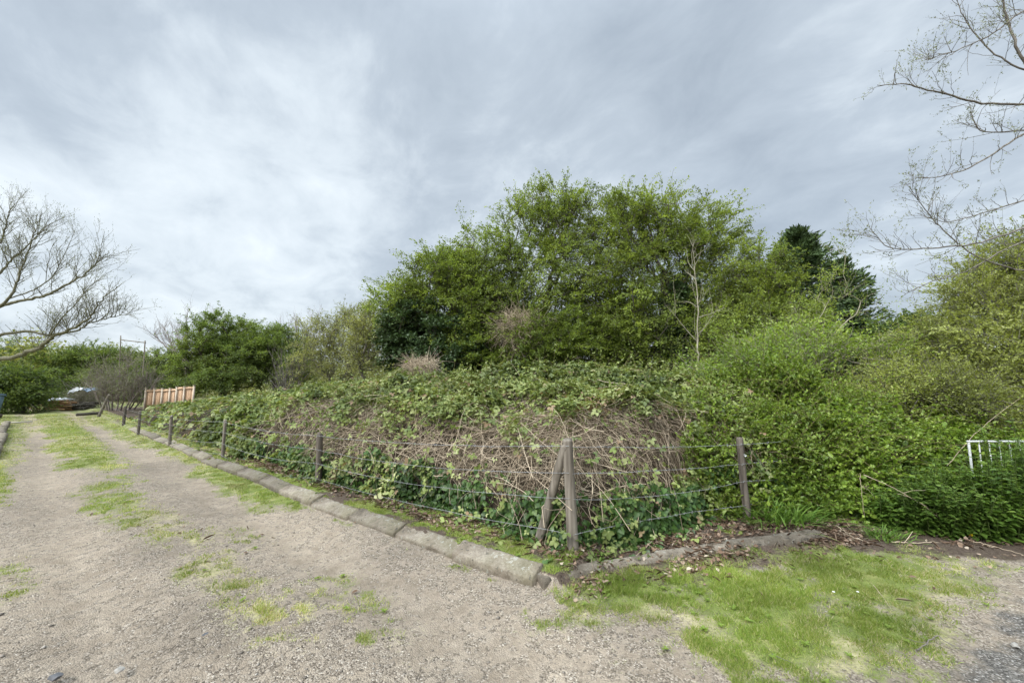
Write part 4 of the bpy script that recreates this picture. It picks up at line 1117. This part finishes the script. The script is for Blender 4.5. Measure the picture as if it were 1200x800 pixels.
# conifer
def conifer(root, leaders, seed, Y, rmax):
    r = np.random.default_rng(seed); g1, g2, gl = Geo(), Geo(), Geo()
    for (bu, tu, tv, zb, rm, nb) in leaders:
        b = gp(bu, Y, 0.); tp = at(tu, tv, Y); ln = tp[2]
        tubes(g1, np.array([[b, b + (tp - b) * .5 + r.normal(size=3) * .05, tp]]), np.array([[.14, .08, .01]]), 8)
        f = r.random(nb) ** .8; f = zb + (1 - zb) * f
        P = b + (tp - b) * f[:, None]; an = r.random(nb) * 6.283
        L = rm * ((1 - f) / (1 - zb)) ** .8 * r.uniform(.45, 1.2, nb) + .15
        dr = np.column_stack([np.cos(an), np.sin(an), np.full(nb, .22) + r.normal(size=nb) * .1 + .9 * f ** 5])
        t = np.linspace(0, 1, 6)
        Pl = P[:, None] + dr[:, None] * (L[:, None] * t)[..., None] + np.array([0, 0, .15]) * (L[:, None] * t ** 2)[..., None]
        tubes(g2, Pl, np.linspace(.014, .004, 6)[None] * np.ones((nb, 1)), 4)
        m = np.repeat(np.arange(nb), 60); tq = r.uniform(.15, 1.05, len(m)) ** .8
        c = P[m] + dr[m] * (L[m] * tq)[:, None] + r.normal(size=(len(m), 3)) * [.07, .07, .045]
        dl = nrm(dr[m] + r.normal(size=(len(m), 3)) * .45 + [0, 0, -.1])
        ls = r.uniform(.12, .26, len(m))
        leaves(gl, c, dl, rdir(len(m), r) + [0, 0, .5], ls, ls * .32, 'diamond', np.clip(.15 + .4 * r.random(len(m)) + .35 * (tq - .5), 0, 1))
    g1.build('trunk', M['bark'], root); g2.build('branches', M['bark'], root); gl.build('crown', M['conifer'], root)


con = empty('conifer', gp(938, 15.5), 'dark green conifer rising behind the yellow green hawthorn', 'conifer')
conifer(con, [(938, 936, 276, .16, 2.7, 330), (985, 984, 312, .13, 2.2, 250)], 8, 15.5, 2)

tree('evergreen_shrub', 'dark evergreen shrub low to the right of the conifer', 'shrub', gp(1055, 14), [gp(1055, 14, .5)],
     pblobs([(1045, 400, 50, 25, 14, 1.2), (1085, 395, 45, 22, 14, 1.2)]), 260, 'far_dark', 'bark', None, 9, r_base=.1, twigs=4, per=22, lsize=.09)
RB = 'young trees and shrubs over the right hand bushes'
tree('young_hawthorn', 'bright lime green young tree rising over the green bush, left of the conifer tips', 'shrub', gp(925, 7.6), [gp(925, 7.6, .6), gp(925, 7.6, 1.2)],
     pblobs([(935, 412, 50, 28, 7.8, .8), (900, 425, 55, 25, 7.4, .8), (1000, 418, 55, 20, 7.8, .8), (1060, 425, 35, 20, 7.6, .7), (870, 445, 50, 22, 7.2, .8)]), 300, 'privet', 'bark_pale', RB, 10, r_base=.022, r_tip=.004, twigs=4, tl=(.3, .8), per=17, lsize=.052, extra_tint=.16, out=.4, up=.75, bare=.35, cluster=.05)
tree('young_hawthorn', 'thin shoots with few leaves standing tall against the conifer', 'shrub', gp(975, 8.2), [gp(975, 8.2, .8), at(975, 400, 8.2)],
     pblobs([(935, 385, 25, 20, 8.2, .4), (985, 300, 10, 28, 8.2, .2), (1000, 285, 8, 22, 8.2, .2), (972, 340, 22, 30, 8.2, .3), (1005, 355, 20, 30, 8.2, .3)]), 60, 'haw_light', 'bark_pale', RB, 11, r_base=.015, r_tip=.003, twigs=3, tl=(.15, .45), per=10, lsize=.045, up=.8, out=.2, droop=.0)
tree('willow_shrub', 'airy yellow green willow at the right edge above the railing', 'willow', gp(1180, 7.2), [gp(1180, 7.2, .8), at(1180, 420, 7.2)],
     pblobs([(1185, 340, 42, 52, 7.4, 1.1), (1140, 420, 45, 45, 7., 1.), (1205, 440, 55, 60, 6.8, 1.), (1100, 445, 40, 32, 7.2, 1.), (1105, 408, 38, 28, 7.4, .9), (1160, 375, 35, 45, 7.2, .9), (1260, 380, 60, 80, 7.2, 1.2), (1205, 320, 30, 45, 7.4, .9)]), 1250, 'willow', 'bark_grey', None, 12, r_base=.07, r_tip=.004,
     twigs=5, tl=(.3, .85), per=24, lsize=.05, lw=.42, up=.45, droop=.35, cluster=.03, extra_tint=.08)
tree('willow_shrub', 'pale olive shrub filling the gap between green bush and railing', 'shrub', gp(1090, 6.4), [gp(1090, 6.4, .5)],
     pblobs([(1080, 470, 60, 35, 6.4, .7), (1150, 490, 50, 25, 6.3, .5)]), 520, 'willow', 'bark_grey', None, 13, r_base=.05, r_tip=.004, twigs=5, tl=(.25, .55), per=18, lsize=.042, lw=.45, up=.5, extra_tint=-.04)

# overhanging bare tree top right
bt = empty('bare_tree', (10.2, 6.4, 0), 'bare budding tree reaching in from the right edge overhead', 'tree')
Yb = 6.2
q = lambda *a: [at(u, v, Yb + dy) for (u, v, dy) in a]
tr = np.array([10.2, 6.4, 0])
limbs = [([tr, tr + [.0, 0, 2.5], tr + [-.1, 0, 5], tr + [.1, .1, 9]], .17, .05),
         ([tr + [0, 0, 3.2]] + q((1275, 120, .1), (1215, 122, 0), (1150, 122, -.1), (1100, 108, -.2), (1060, 98, -.3), (1028, 100, -.3)), .026, .005),
         ([tr + [-.1, 0, 4.6]] + q((1262, 30, .2), (1215, 90, .2), (1192, 60, .1), (1182, 25, .1), (1172, -10, 0)), .03, .012),
         ([tr + [-.1, 0, 4.2]] + q((1250, 70, .3), (1200, 85, .3), (1160, 60, .4), (1130, 25, .4), (1120, -5, .4)), .020, .005),
         ([tr + [0, 0, 2.8]] + q((1270, 145, 0), (1200, 155, 0), (1165, 180, -.1), (1130, 200, -.1), (1100, 208, -.2), (1078, 208, -.2)), .022, .004),
         ([tr + [0, 0, 3.0]] + q((1260, 150, .2), (1200, 153, .2), (1150, 156, .2), (1140, 140, .2), (1136, 122, .2)), .015, .004),
         ([tr + [0, 0, 2.0]] + q((1280, 235, -.2), (1200, 268, -.2), (1140, 287, -.3), (1080, 292, -.3), (1040, 292, -.3), (1020, 268, -.3)), .020, .004),
         ([tr + [0, 0, 1.9]] + q((1285, 300, .1), (1200, 320, .1), (1140, 300, .1), (1105, 270, .1), (1080, 240, .1), (1065, 222, .1)), .016, .004),
         ([tr + [0, 0, 1.6]] + q((1270, 260, .3), (1190, 285, .3), (1130, 320, .3), (1090, 330, .3), (1060, 345, .2)), .016, .004),
         ([tr + [0, 0, 1.8]] + q((1260, 215, .4), (1200, 235, .4), (1150, 250, .4), (1110, 262, .4), (1075, 250, .4)), .016, .004),
         ([tr + [0, 0, 4.0]] + q((1240, 30, -.4), (1200, 10, -.4), (1165, 40, -.4), (1120, 60, -.5), (1085, 70, -.5)), .018, .004)]
limb_tree(bt, limbs, [(3.8, (.25, .6), .0046, .8, .35), (5.0, (.12, .36), .0028, .7, .1), (4., (.05, .14), .0022, .7, .1)], 'bark_grey', 'bud', 21, lsize=.034, budn=4, lw=.36, upw=.3)

# bare tree at the left edge
lt = empty('bare_tree', gp(-55, 15.5), 'large bare spreading tree at the left edge with one low mossy limb', 'tree')
Yl = 15.5
q = lambda *a: [at(u, v, Yl + dy) for (u, v, dy) in a]
tb = gp(-55, 15.5)
limbs = [([tb, *q((-52, 430, 0), (-58, 390, 0), (-50, 340, 0), (-60, 280, 0))], 0.1870, 0.0660),
         ([*q((-55, 425, 0), (-20, 422, .2), (20, 418, .3), (45, 408, .3), (62, 394, .2), (85, 385, .1), (105, 374, 0), (118, 352, 0), (142, 333, 0))], 0.1100, 0.0110),
         ([*q((-56, 410, 0), (0, 392, .4), (30, 388, .4), (60, 393, .4), (90, 388, .4), (105, 378, .4), (128, 372, .4), (150, 368, .4))], 0.0715, 0.0083),
         ([*q((-56, 390, 0), (0, 358, 0), (28, 352, 0), (55, 346, 0), (82, 332, 0), (100, 322, 0), (112, 308, 0), (128, 296, 0))], 0.0715, 0.0083),
         ([*q((-54, 370, 0), (0, 360, -.5), (14, 345, -.5), (22, 325, -.5), (30, 300, -.5), (40, 275, -.5), (47, 250, -.5))], 0.0605, 0.0066),
         ([*q((-56, 360, 0), (0, 320, .5), (10, 308, .5), (25, 295, .5), (45, 275, .5), (60, 262, .5))], 0.0550, 0.0066),
         ([*q((-56, 340, 0), (-10, 300, .2), (3, 280, .2), (8, 258, .2), (14, 240, .2))], 0.0550, 0.0066),
         ([*q((10, 350, 0), (40, 340, .6), (62, 325, .6), (75, 300, .6), (88, 270, .6))], 0.0275, 0.0055),
         ([*q((58, 394, .2), (70, 375, -.4), (90, 355, -.4), (105, 335, -.4), (130, 318, -.4))], 0.0275, 0.0055)]
limb_tree(lt, limbs, [(3.6, (.5, 1.25), .013, .75, .25), (4.2, (.3, .7), .007, .75, .1), (4.2, (.15, .4), .005, .7, .1)], 'bark_moss', 'bud', 23, lsize=.05, budn=2, lw=.4, upw=.46)

# ------------------------------------------------------------------ middle distance left
MG = 'trees beyond the far end of the brambles'
tree('round_tree', 'rounded dense green tree behind the far brambles, right of the wooden fence', 'tree', gp(262, 24), [gp(262, 24, 1)],
     pblobs([(262, 403, 36, 32, 24, 2.0), (240, 425, 28, 22, 23.5, 1.6), (290, 425, 30, 22, 23.5, 1.6), (262, 444, 42, 12, 23, 1.5)]), 400, 'far_green', 'bark', MG, 31, r_base=.2, r_tip=.012, twigs=5, tl=(.4, 1.0), per=44, lsize=.085, cluster=.11)
tree('round_tree', 'lower green tree joined to the right side of the rounded one', 'tree', gp(325, 24.5), [gp(325, 24.5, 1)],
     pblobs([(325, 412, 34, 26, 24.5, 1.8), (335, 432, 30, 18, 24, 1.5)]), 260, 'far_green', 'bark', MG, 32, r_base=.18, r_tip=.012, twigs=5, tl=(.4, 1.0), per=44, lsize=.085, cluster=.11, extra_tint=-.06)
tree('goat_willow', 'hazy olive budding tree left of the ivy clad clump', 'tree', gp(400, 20), [gp(400, 20, 1)],
     pblobs([(378, 402, 28, 28, 20, 1.4), (415, 395, 32, 32, 20, 1.5), (390, 430, 40, 22, 19.5, 1.3)]), 320, 'far_olive', 'bark_grey', MG, 33, r_base=.14, r_tip=.008, twigs=5, tl=(.4, 1.0), per=18, lsize=.085, lw=.4, up=.6, out=.4)
tree('goat_willow', 'pale olive tree tucked behind the left end of the tall clump', 'tree', gp(435, 17), [gp(435, 17, 1)],
     pblobs([(432, 400, 22, 40, 17, 1.1)]), 150, 'far_olive', 'bark_grey', MG, 34, r_base=.1, r_tip=.008, twigs=5, tl=(.4, .8), per=18, lsize=.08, lw=.45, up=.6, extra_tint=.1)
for k, (u, Y, lab, lim) in enumerate([(218, 31, 'bare purple brown tree behind the rounded green tree', [(218, 372), (205, 385), (190, 380), (240, 375), (258, 372), (180, 392)]),
                                      (350, 30, 'bare tree showing over the lower green trees', [(350, 378), (335, 385), (368, 376), (380, 382)])]):
    o_ = empty('bare_tree', gp(u, Y), lab, 'tree', 'bare trees beyond the brambles'); b = gp(u, Y)
    lm = [([b, gp(u, Y, 1.5), at(u, 415, Y)], .16, .08)] + [([at(u, 425, Y), at(u + (a - u) * .45, 412, Y + (j % 3 - 1) * .5), at(a, c, Y + (j % 3 - 1))], .07, .015) for j, (a, c) in enumerate(lim)]
    limb_tree(o_, lm, [(2.6, (.7, 1.8), .022, .9, .2), (3.2, (.4, .9), .013, .8, .1), (2.5, (.2, .5), .009, .8, .1)], 'bark_rose', None, 40 + k, upw=.6)
o_ = empty('bare_shrub', gp(335, 19), 'grey leafless shrub in front of the lower green tree', 'shrub')
limb_tree(o_, [([gp(335, 19), at(335 + a, 450, 19), at(335 + b, c, 19)], .03, .008) for (a, b, c) in [(-8, -16, 420), (-2, -6, 408), (4, 10, 405), (8, 22, 425), (0, 2, 415)]], [(4, (.4, .9), .012, .9, .2), (4, (.2, .5), .007, .8, .1)], 'bark_grey', None, 45, upw=.5)
o_ = empty('bare_shrub', gp(140, 21), 'grey brown twiggy thicket left of the orange wooden fence', 'shrub')
limb_tree(o_, [([gp(140 + a * .4, 21 + (a % 7) * .15), at(140 + a * .7, 462, 21), at(140 + a, c, 21)], .04, .01) for (a, c) in [(-38, 450), (-26, 440), (-12, 428), (0, 424), (10, 420), (22, 430), (34, 436), (46, 442), (-20, 455), (28, 450)]],
          [(5, (.5, 1.3), .014, .8, .15), (6, (.3, .7), .009, .7, .1), (3, (.15, .4), .006, .7, .1)], 'bark_rose', 'bud', 46, lsize=.06, budn=3, upw=.35)
BG = 'trees closing the view beyond the end of the track'
for k, (u, Y, bl, mt, lab) in enumerate([
    (30, 20.5, [(8, 456, 20, 16, 20.5, 1.3), (28, 464, 9, 10, 20.5, .7)], 'far_dark', 'dark bushy tree behind the grey bin at the left edge'),
    (85, 33, [(85, 425, 36, 16, 33, 2), (70, 448, 40, 16, 32, 2)], 'far_green', 'olive green tree right behind the low mossy limb'),
    (10, 34, [(5, 420, 45, 20, 34, 2), (-30, 440, 40, 25, 33, 2)], 'far_green', 'green tree behind the big bare tree at the left edge'),
    (130, 34, [(125, 425, 36, 18, 34, 2), (140, 450, 40, 18, 33, 2)], 'far_green', 'green tree behind the pole frame'),
    (190, 32, [(195, 432, 36, 16, 32, 2), (185, 450, 40, 14, 31, 2)], 'far_dark', 'dark green trees behind the orange wooden fence')]):
    tree('bushy_tree', lab, 'tree', gp(u, Y), [gp(u, Y, 1)], pblobs(bl), 230, mt, 'bark', BG, 60 + k, r_base=.2, r_tip=.015, twigs=5, tl=(.5, 1.2), per=40, lsize=.10, cluster=.14)

# wood closing the horizon
g = Geo(); gt = Geo()
n = 9000
a = rng.uniform(R(-80), R(80), n); r_ = rng.uniform(48, 75, n)
x = r_ * np.sin(a); y = r_ * np.cos(a); ht = 2.6 + 3.6 * fbm(a * 9, a * 0, seed=401)
z = ht * rng.random(n) ** .7
m = np.repeat(np.arange(n), 20)
P = np.column_stack([x, y, z])[m] + rng.normal(size=(len(m), 3)) * .5; P[:, 2] = np.maximum(P[:, 2], .1)
leaves(g, P, rdir(len(m)), rdir(len(m)) * .5 + [0, 0, 1], .30, .22, 'diamond', np.clip(rng.random(len(m)) * .6 + .3 * (fbm(P[:, 0] * .3, P[:, 1] * .3, seed=402) - .3), 0, 1))
tag(g.build('far_wood', M['far_olive']), 'hazy line of far trees closing the horizon', 'woodland', kind='stuff')

# ------------------------------------------------------------------ built things at the far end
fp = empty('wooden_fence', gp(200, 21), 'orange closeboard fence with pale posts behind the far brambles', 'fence')
a, b = at(172, 457, 21), at(208, 457, 21); c2 = at(228, 452, 21)
def panel(u0, u1, vt, Y):
    a_, b_ = at(u0, vt, Y), at(u1, vt, Y); g = Geo(); nb = max(4, int((b_[0] - a_[0]) / .11)); w = (b_[0] - a_[0]) / nb
    for k in range(nb):
        box(g, (a_[0] + (k + .5) * w, Y + .012 * (k % 2), a_[2] / 2), (w * .97, .018, a_[2]), tint=rng.random())
    g.build('panel', M['panel'], fp)
    g = Geo(); box(g, ((a_[0] + b_[0]) / 2, Y - .03, a_[2] * .93), (b_[0] - a_[0], .035, .07), tint=.9); g.build('rail', M['panel'], fp)
panel(171.5, 181.5, 456, 21); panel(181.5, 190.5, 455.8, 21); panel(190.5, 199.5, 455.8, 21); panel(199.5, 207.5, 455.3, 21); panel(207.5, 216.5, 453.2, 21); panel(216.5, 227.7, 452.8, 21)
for u, v in [(171.5, 453.5), (181.5, 454.5), (190.5, 454.5), (199.5, 454), (207.5, 452.5), (216.5, 452), (227.7, 451)]:
    p_ = at(u, v, 20.97); g = Geo(); box(g, (p_[0], 20.97, p_[2] / 2), (.07, .07, p_[2] - .04)); box(g, (p_[0], 20.97, p_[2] - .025), (.09, .09, .03)); g.build('post', M['concrete_post'], fp)

pf = empty('pole_frame', gp(155, 26), 'tall grey pole frame with a sloping cross bar beside the twiggy thicket', 'pole frame')
for nm, pa, pb, r0 in [('pole', gp(141, 26), at(141.5, 393, 26), .028), ('pole', gp(168, 26), at(170, 399, 26), .034), ('crossbar', at(141, 398, 26), at(171, 401.5, 26), .03)]:
    g = Geo(); t = np.linspace(0, 1, 8)[:, None]; tubes(g, (pa + (pb - pa) * t)[None], np.full((1, 8), r0), 8, caps=True); g.build(nm, M['post'], pf)

# wheelie bin
bp = gp(-11, 17.3); bn = empty('wheelie_bin', bp, 'grey blue wheelie bin standing at the left edge by the grass', 'bin')
g = Geo()
lo, hi = np.array([[-.22, -.25], [.22, -.25], [.22, .25], [-.22, .25]]), np.array([[-.28, -.33], [.28, -.33], [.28, .33], [-.28, .33]])
Vb = np.concatenate([np.column_stack([lo, np.full(4, .06)]), np.column_stack([hi, np.full(4, .96)])]) + bp
g.add(Vb, [(3, 2, 1, 0), (4, 5, 6, 7), (0, 1, 5, 4), (1, 2, 6, 5), (2, 3, 7, 6), (3, 0, 4, 7)]); g.build('body', M['bin'], bn)
g = Geo(); box(g, bp + [0, -.01, 1.0], (.62, .74, .06), rx=.04); box(g, bp + [0, -.0, 1.045], (.5, .6, .03), rx=.04); ld = g.build('lid', M['bin'], bn)
g = Geo(); box(g, bp + [0, .40, .97], (.5, .04, .04)); g.build('handle', M['bin'], bn)
for sx in (-.26, .26):
    g = Geo(); t = np.array([[[bp[0] + sx - .03, bp[1] + .24, .1], [bp[0] + sx + .03, bp[1] + .24, .1]]]); tubes(g, t, np.full((1, 2), .1), 14, caps=True); g.build('wheel', M['post_dark'], bn)

# timber pile with white sheet, crumpled sheet heap
tp = gp(75, 23); pl = empty('timber_pile', tp, 'low pile of orange brown boards and logs at the end of the track', 'timber pile')
g = Geo(); r = np.random.default_rng(9)
for k in range(46):
    lay = k // 9; L = r.uniform(1.1, 1.9)
    box(g, (tp[0] + r.normal() * .18, tp[1] - .55 + (k % 9) * .14, .08 + lay * .085), (L, .12, .07), rz=r.normal() * .09, ry=r.normal() * .03, tint=r.random())
g.build('boards', M['timber'], pl)
g = Geo()
for k in range(14):
    c = np.array([tp[0] + 1.1 + r.normal() * .3, tp[1] - .3 + r.random() * .7, .1 + .09 * (k % 4)]); d_ = nrm(np.array([1, r.normal() * .3, r.normal() * .08])) * r.uniform(.4, .8)
    tubes(g, np.array([[c - d_, c, c + d_]]), np.full((1, 3), r.uniform(.04, .08)), 7, caps=True)
g.build('logs', M['bark'], pl)


def sheet(name, label, c, size, mat, sd, group=None):
    nx_, ny_ = 26, 20; u_, v_ = np.meshgrid(np.linspace(-1, 1, nx_), np.linspace(-1, 1, ny_), indexing='ij')
    h = (1 - np.maximum(abs(u_), abs(v_)) ** 2.5) * .45 + fbm(u_ * 2.6 + sd, v_ * 2.6, seed=sd) * 1.5 - .6
    V = np.stack([u_ * size[0], v_ * size[1], h * size[2]], -1).reshape(-1, 3)
    idx = np.arange(nx_ * ny_).reshape(nx_, ny_); q_ = np.stack([idx[:-1, :-1], idx[1:, :-1], idx[1:, 1:], idx[:-1, 1:]], -1).reshape(-1, 4)
    o_ = mk(name, V, q_.ravel(), np.arange(len(q_)) * 4, mat, smooth=False); o_.location = c
    md = o_.modifiers.new('thickness', 'SOLIDIFY'); md.thickness = .015
    return tag(o_, label, 'sheet', group)


sheet('plastic_sheet', 'small white sheet lying on top of the timber pile', (tp[0] - .05, tp[1] - .1, .50), (.5, .45, .22), M['tarp'], 5)
hp = gp(103, 23.5); 
twig_heap('brushwood_heap', 'grey heap of cut brushwood carrying the white sheet', 'brushwood', (hp[0], hp[1], .55), (1.3, .8, .7), 420, 1.2, 'bark_pale', 12, .2, .012)
sheet('plastic_sheet', 'crumpled white sheet draped over the brushwood heap', (hp[0] - .2, hp[1] - .4, 1.08), (.32, .26, .18), M['tarp'], 8).rotation_euler = (.35, -.38, .3)
sheet('plastic_sheet', 'blue grey sheet hanging right of the white one on the brushwood', (hp[0] + .62, hp[1] - .35, 1.12), (.28, .26, .16), M['tarp_blue'], 11).rotation_euler = (.2, .18, -.2)

# plank and edging at the left edge, log across the track end
g = Geo(); box(g, (0, 0, .03), (.75, .16, .04), rz=R(58)); o_ = g.build('plank', M['plank']); p_ = so(24.6, .05); o_.location = p_; tag(o_, 'pale short plank lying on the grass by the left edge', 'plank')
for k, (s0, s1) in enumerate([(13.2, 15.8), (15.9, 18.6), (18.8, 21.4), (21.6, 24.0)]):
    a, b = so(s0, -.22), so(s1, -.24 + .05 * (k % 2))
    kerb_stone('grey edging stone on the left side of the track, %s from the camera' % ORD[k], b[:2], a[:2], [(-.08, -.1), (.08, -.1), (.08, .10), (.05, .13), (-.05, .13), (-.08, .10)], 'edging stones on the left side', 170 + k, rough=.012)
o_ = empty('fallen_log', so(27.5, 1.9), 'thin dark log lying across the end of the track', 'log'); g = Geo()
a, b = so(27.3, 1.75, .08), so(27.6, 2.6, .1); t = np.linspace(0, 1, 7)[:, None]; tubes(g, (a + (b - a) * t)[None], np.full((1, 7), .07), 8, caps=True); g.build('stem', M['bark'], o_)

# white railing at the right
rl = empty('railing', (6.0, 4.8, 0), 'white metal railing half hidden behind nettles at the right edge', 'railing')
zt = at(1165, 517, 4.8)[2]
x0, x1 = at(1133, 517, 4.8)[0], 8.2
def rod(nm, a, b, r0, mat='white', par=rl, k=8):
    g = Geo(); a, b = np.array(a, float), np.array(b, float); tubes(g, np.stack([a, (a + b) / 2, b])[None], np.full((1, 3), r0), k, caps=True); return g.build(nm, M[mat], par)
rod('rail', (x0, 4.8, zt), (x1, 4.8, zt), .012); rod('rail', (x0, 4.8, .12), (x1, 4.8, .12), .014)
xx = x0 + .02
k = 0
while xx < x1:
    rod('bar', (xx, 4.8, .0 if k % 12 == 0 else .12), (xx, 4.8, zt - .012), .012 if k % 12 == 0 else .0065); xx += .122; k += 1

# ------------------------------------------------------------------ sky, sun, camera
SUN_AZ, SUN_EL = R(-140), R(42)       # azimuth measured from +Y towards +X
w = bpy.data.worlds.new('World'); SC.world = w; w.use_nodes = True
nt = w.node_tree; N, Lk = nt.nodes, nt.links; N.clear()
out = N.new('ShaderNodeOutputWorld'); bg = N.new('ShaderNodeBackground'); bg.inputs['Strength'].default_value = .1; Lk.new(bg.outputs[0], out.inputs[0])
sky = N.new('ShaderNodeTexSky'); sky.sky_type = 'NISHITA'; sky.sun_disc = False; sky.sun_elevation = SUN_EL; sky.sun_rotation = SUN_AZ; sky.air_density = 1.2; sky.dust_density = 2.
tc = N.new('ShaderNodeTexCoord'); sx = N.new('ShaderNodeSeparateXYZ'); Lk.new(tc.outputs['Generated'], sx.inputs[0])


def mth(op, a, b=None, c=None):
    m_ = N.new('ShaderNodeMath'); m_.operation = op
    for k, v in enumerate((a, b, c)):
        if v is None: continue
        if isinstance(v, (int, float)): m_.inputs[k].default_value = v
        else: Lk.new(v, m_.inputs[k])
    return m_.outputs[0]


zc = mth('ADD', mth('MAXIMUM', sx.outputs[2], 0.0), .30)
cx_ = mth('DIVIDE', sx.outputs[0], zc); cy_ = mth('DIVIDE', sx.outputs[1], zc)
cv = N.new('ShaderNodeCombineXYZ'); Lk.new(cx_, cv.inputs[0]); Lk.new(cy_, cv.inputs[1])
m0_ = N.new('ShaderNodeMapping'); m0_.inputs['Rotation'].default_value = (0, 0, R(50)); Lk.new(cv.outputs[0], m0_.inputs[0])
mp = N.new('ShaderNodeMapping'); mp.inputs['Scale'].default_value = (1.15, 1.45, 1); mp.inputs['Location'].default_value = (31.2, 17.7, 0)
Lk.new(m0_.outputs[0], mp.inputs[0])


def nz(scale, det, rough, dist, src=mp.outputs[0]):
    n_ = N.new('ShaderNodeTexNoise'); n_.inputs['Scale'].default_value = scale; n_.inputs['Detail'].default_value = det; n_.inputs['Roughness'].default_value = rough; n_.inputs['Distortion'].default_value = dist
    Lk.new(src, n_.inputs['Vector']); return n_.outputs['Fac']


n1 = nz(.9, 6, .5, .25); n2 = nz(3.2, 7, .6, .35)
f = mth('ADD', mth('MULTIPLY', n1, .62), mth('MULTIPLY', n2, .38))
# brighter towards the veiled sun (boosted glow), and low down where the layer thins
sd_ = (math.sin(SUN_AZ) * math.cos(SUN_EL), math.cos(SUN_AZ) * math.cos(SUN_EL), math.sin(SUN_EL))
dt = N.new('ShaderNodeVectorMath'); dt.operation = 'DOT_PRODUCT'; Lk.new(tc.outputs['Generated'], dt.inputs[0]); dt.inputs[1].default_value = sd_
f = mth('ADD', f, mth('MULTIPLY', sx.outputs[0], -.05))
hor = mth('POWER', mth('SUBTRACT', 1., mth('MINIMUM', mth('MAXIMUM', sx.outputs[2], 0.), 1.)), 9.)
f = mth('ADD', f, mth('MULTIPLY', hor, .16))
cr = ramp(N, [(.34, (2.3, 2.68, 3.12)), (.47, (2.95, 3.37, 3.82)), (.58, (4.1, 4.55, 4.93)), (.73, (5.2, 5.62, 5.92))]); Lk.new(f, cr.inputs[0])
# overcast is brightest overhead; unseen zenith and sun glow boosted to light the scene
glow_boost = mth('POWER', mth('MAXIMUM', dt.outputs['Value'], 0.), 8.)
zen_boost = mth('ADD', mth('ADD', 1.0, mth('MULTIPLY', glow_boost, 5.0)), mth('MULTIPLY', mth('POWER', mth('MAXIMUM', sx.outputs[2], 0.), 14.), 9.0))
vm = N.new('ShaderNodeVectorMath'); vm.operation = 'SCALE'; Lk.new(cr.outputs[0], vm.inputs[0]); Lk.new(zen_boost, vm.inputs['Scale'])
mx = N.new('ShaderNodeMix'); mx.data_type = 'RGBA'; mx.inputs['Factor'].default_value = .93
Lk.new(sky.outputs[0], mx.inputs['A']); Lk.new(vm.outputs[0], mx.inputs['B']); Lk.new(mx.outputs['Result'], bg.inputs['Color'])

sl = bpy.data.lights.new('sun', 'SUN'); sl.energy = 1.5; sl.angle = R(14); sl.color = (1, .96, .90)
so_l = bpy.data.objects.new('sun', sl); COL.objects.link(so_l); so_l.rotation_euler = (math.pi / 2 - SUN_EL, 0, math.pi - SUN_AZ)

cam = bpy.data.cameras.new('camera'); cam.sensor_width = 36; cam.lens = 36 * F_PX / 1200; cam.clip_end = 3000; cam.clip_start = .05
co = bpy.data.objects.new('camera', cam); COL.objects.link(co); co.location = (0, 0, EYE); co.rotation_euler = (math.pi / 2 + PITCH, 0, 0); SC.camera = co
SC.view_settings.view_transform = 'Standard'; SC.view_settings.look = 'None'; SC.view_settings.exposure = .95; SC.view_settings.gamma = 1
SC.render.engine = 'CYCLES'; cy = SC.cycles; cy.max_bounces = 5; cy.diffuse_bounces = 2; cy.glossy_bounces = 2; cy.transmission_bounces = 3; cy.use_denoising = True
cy.use_adaptive_sampling = True; cy.adaptive_threshold = .02
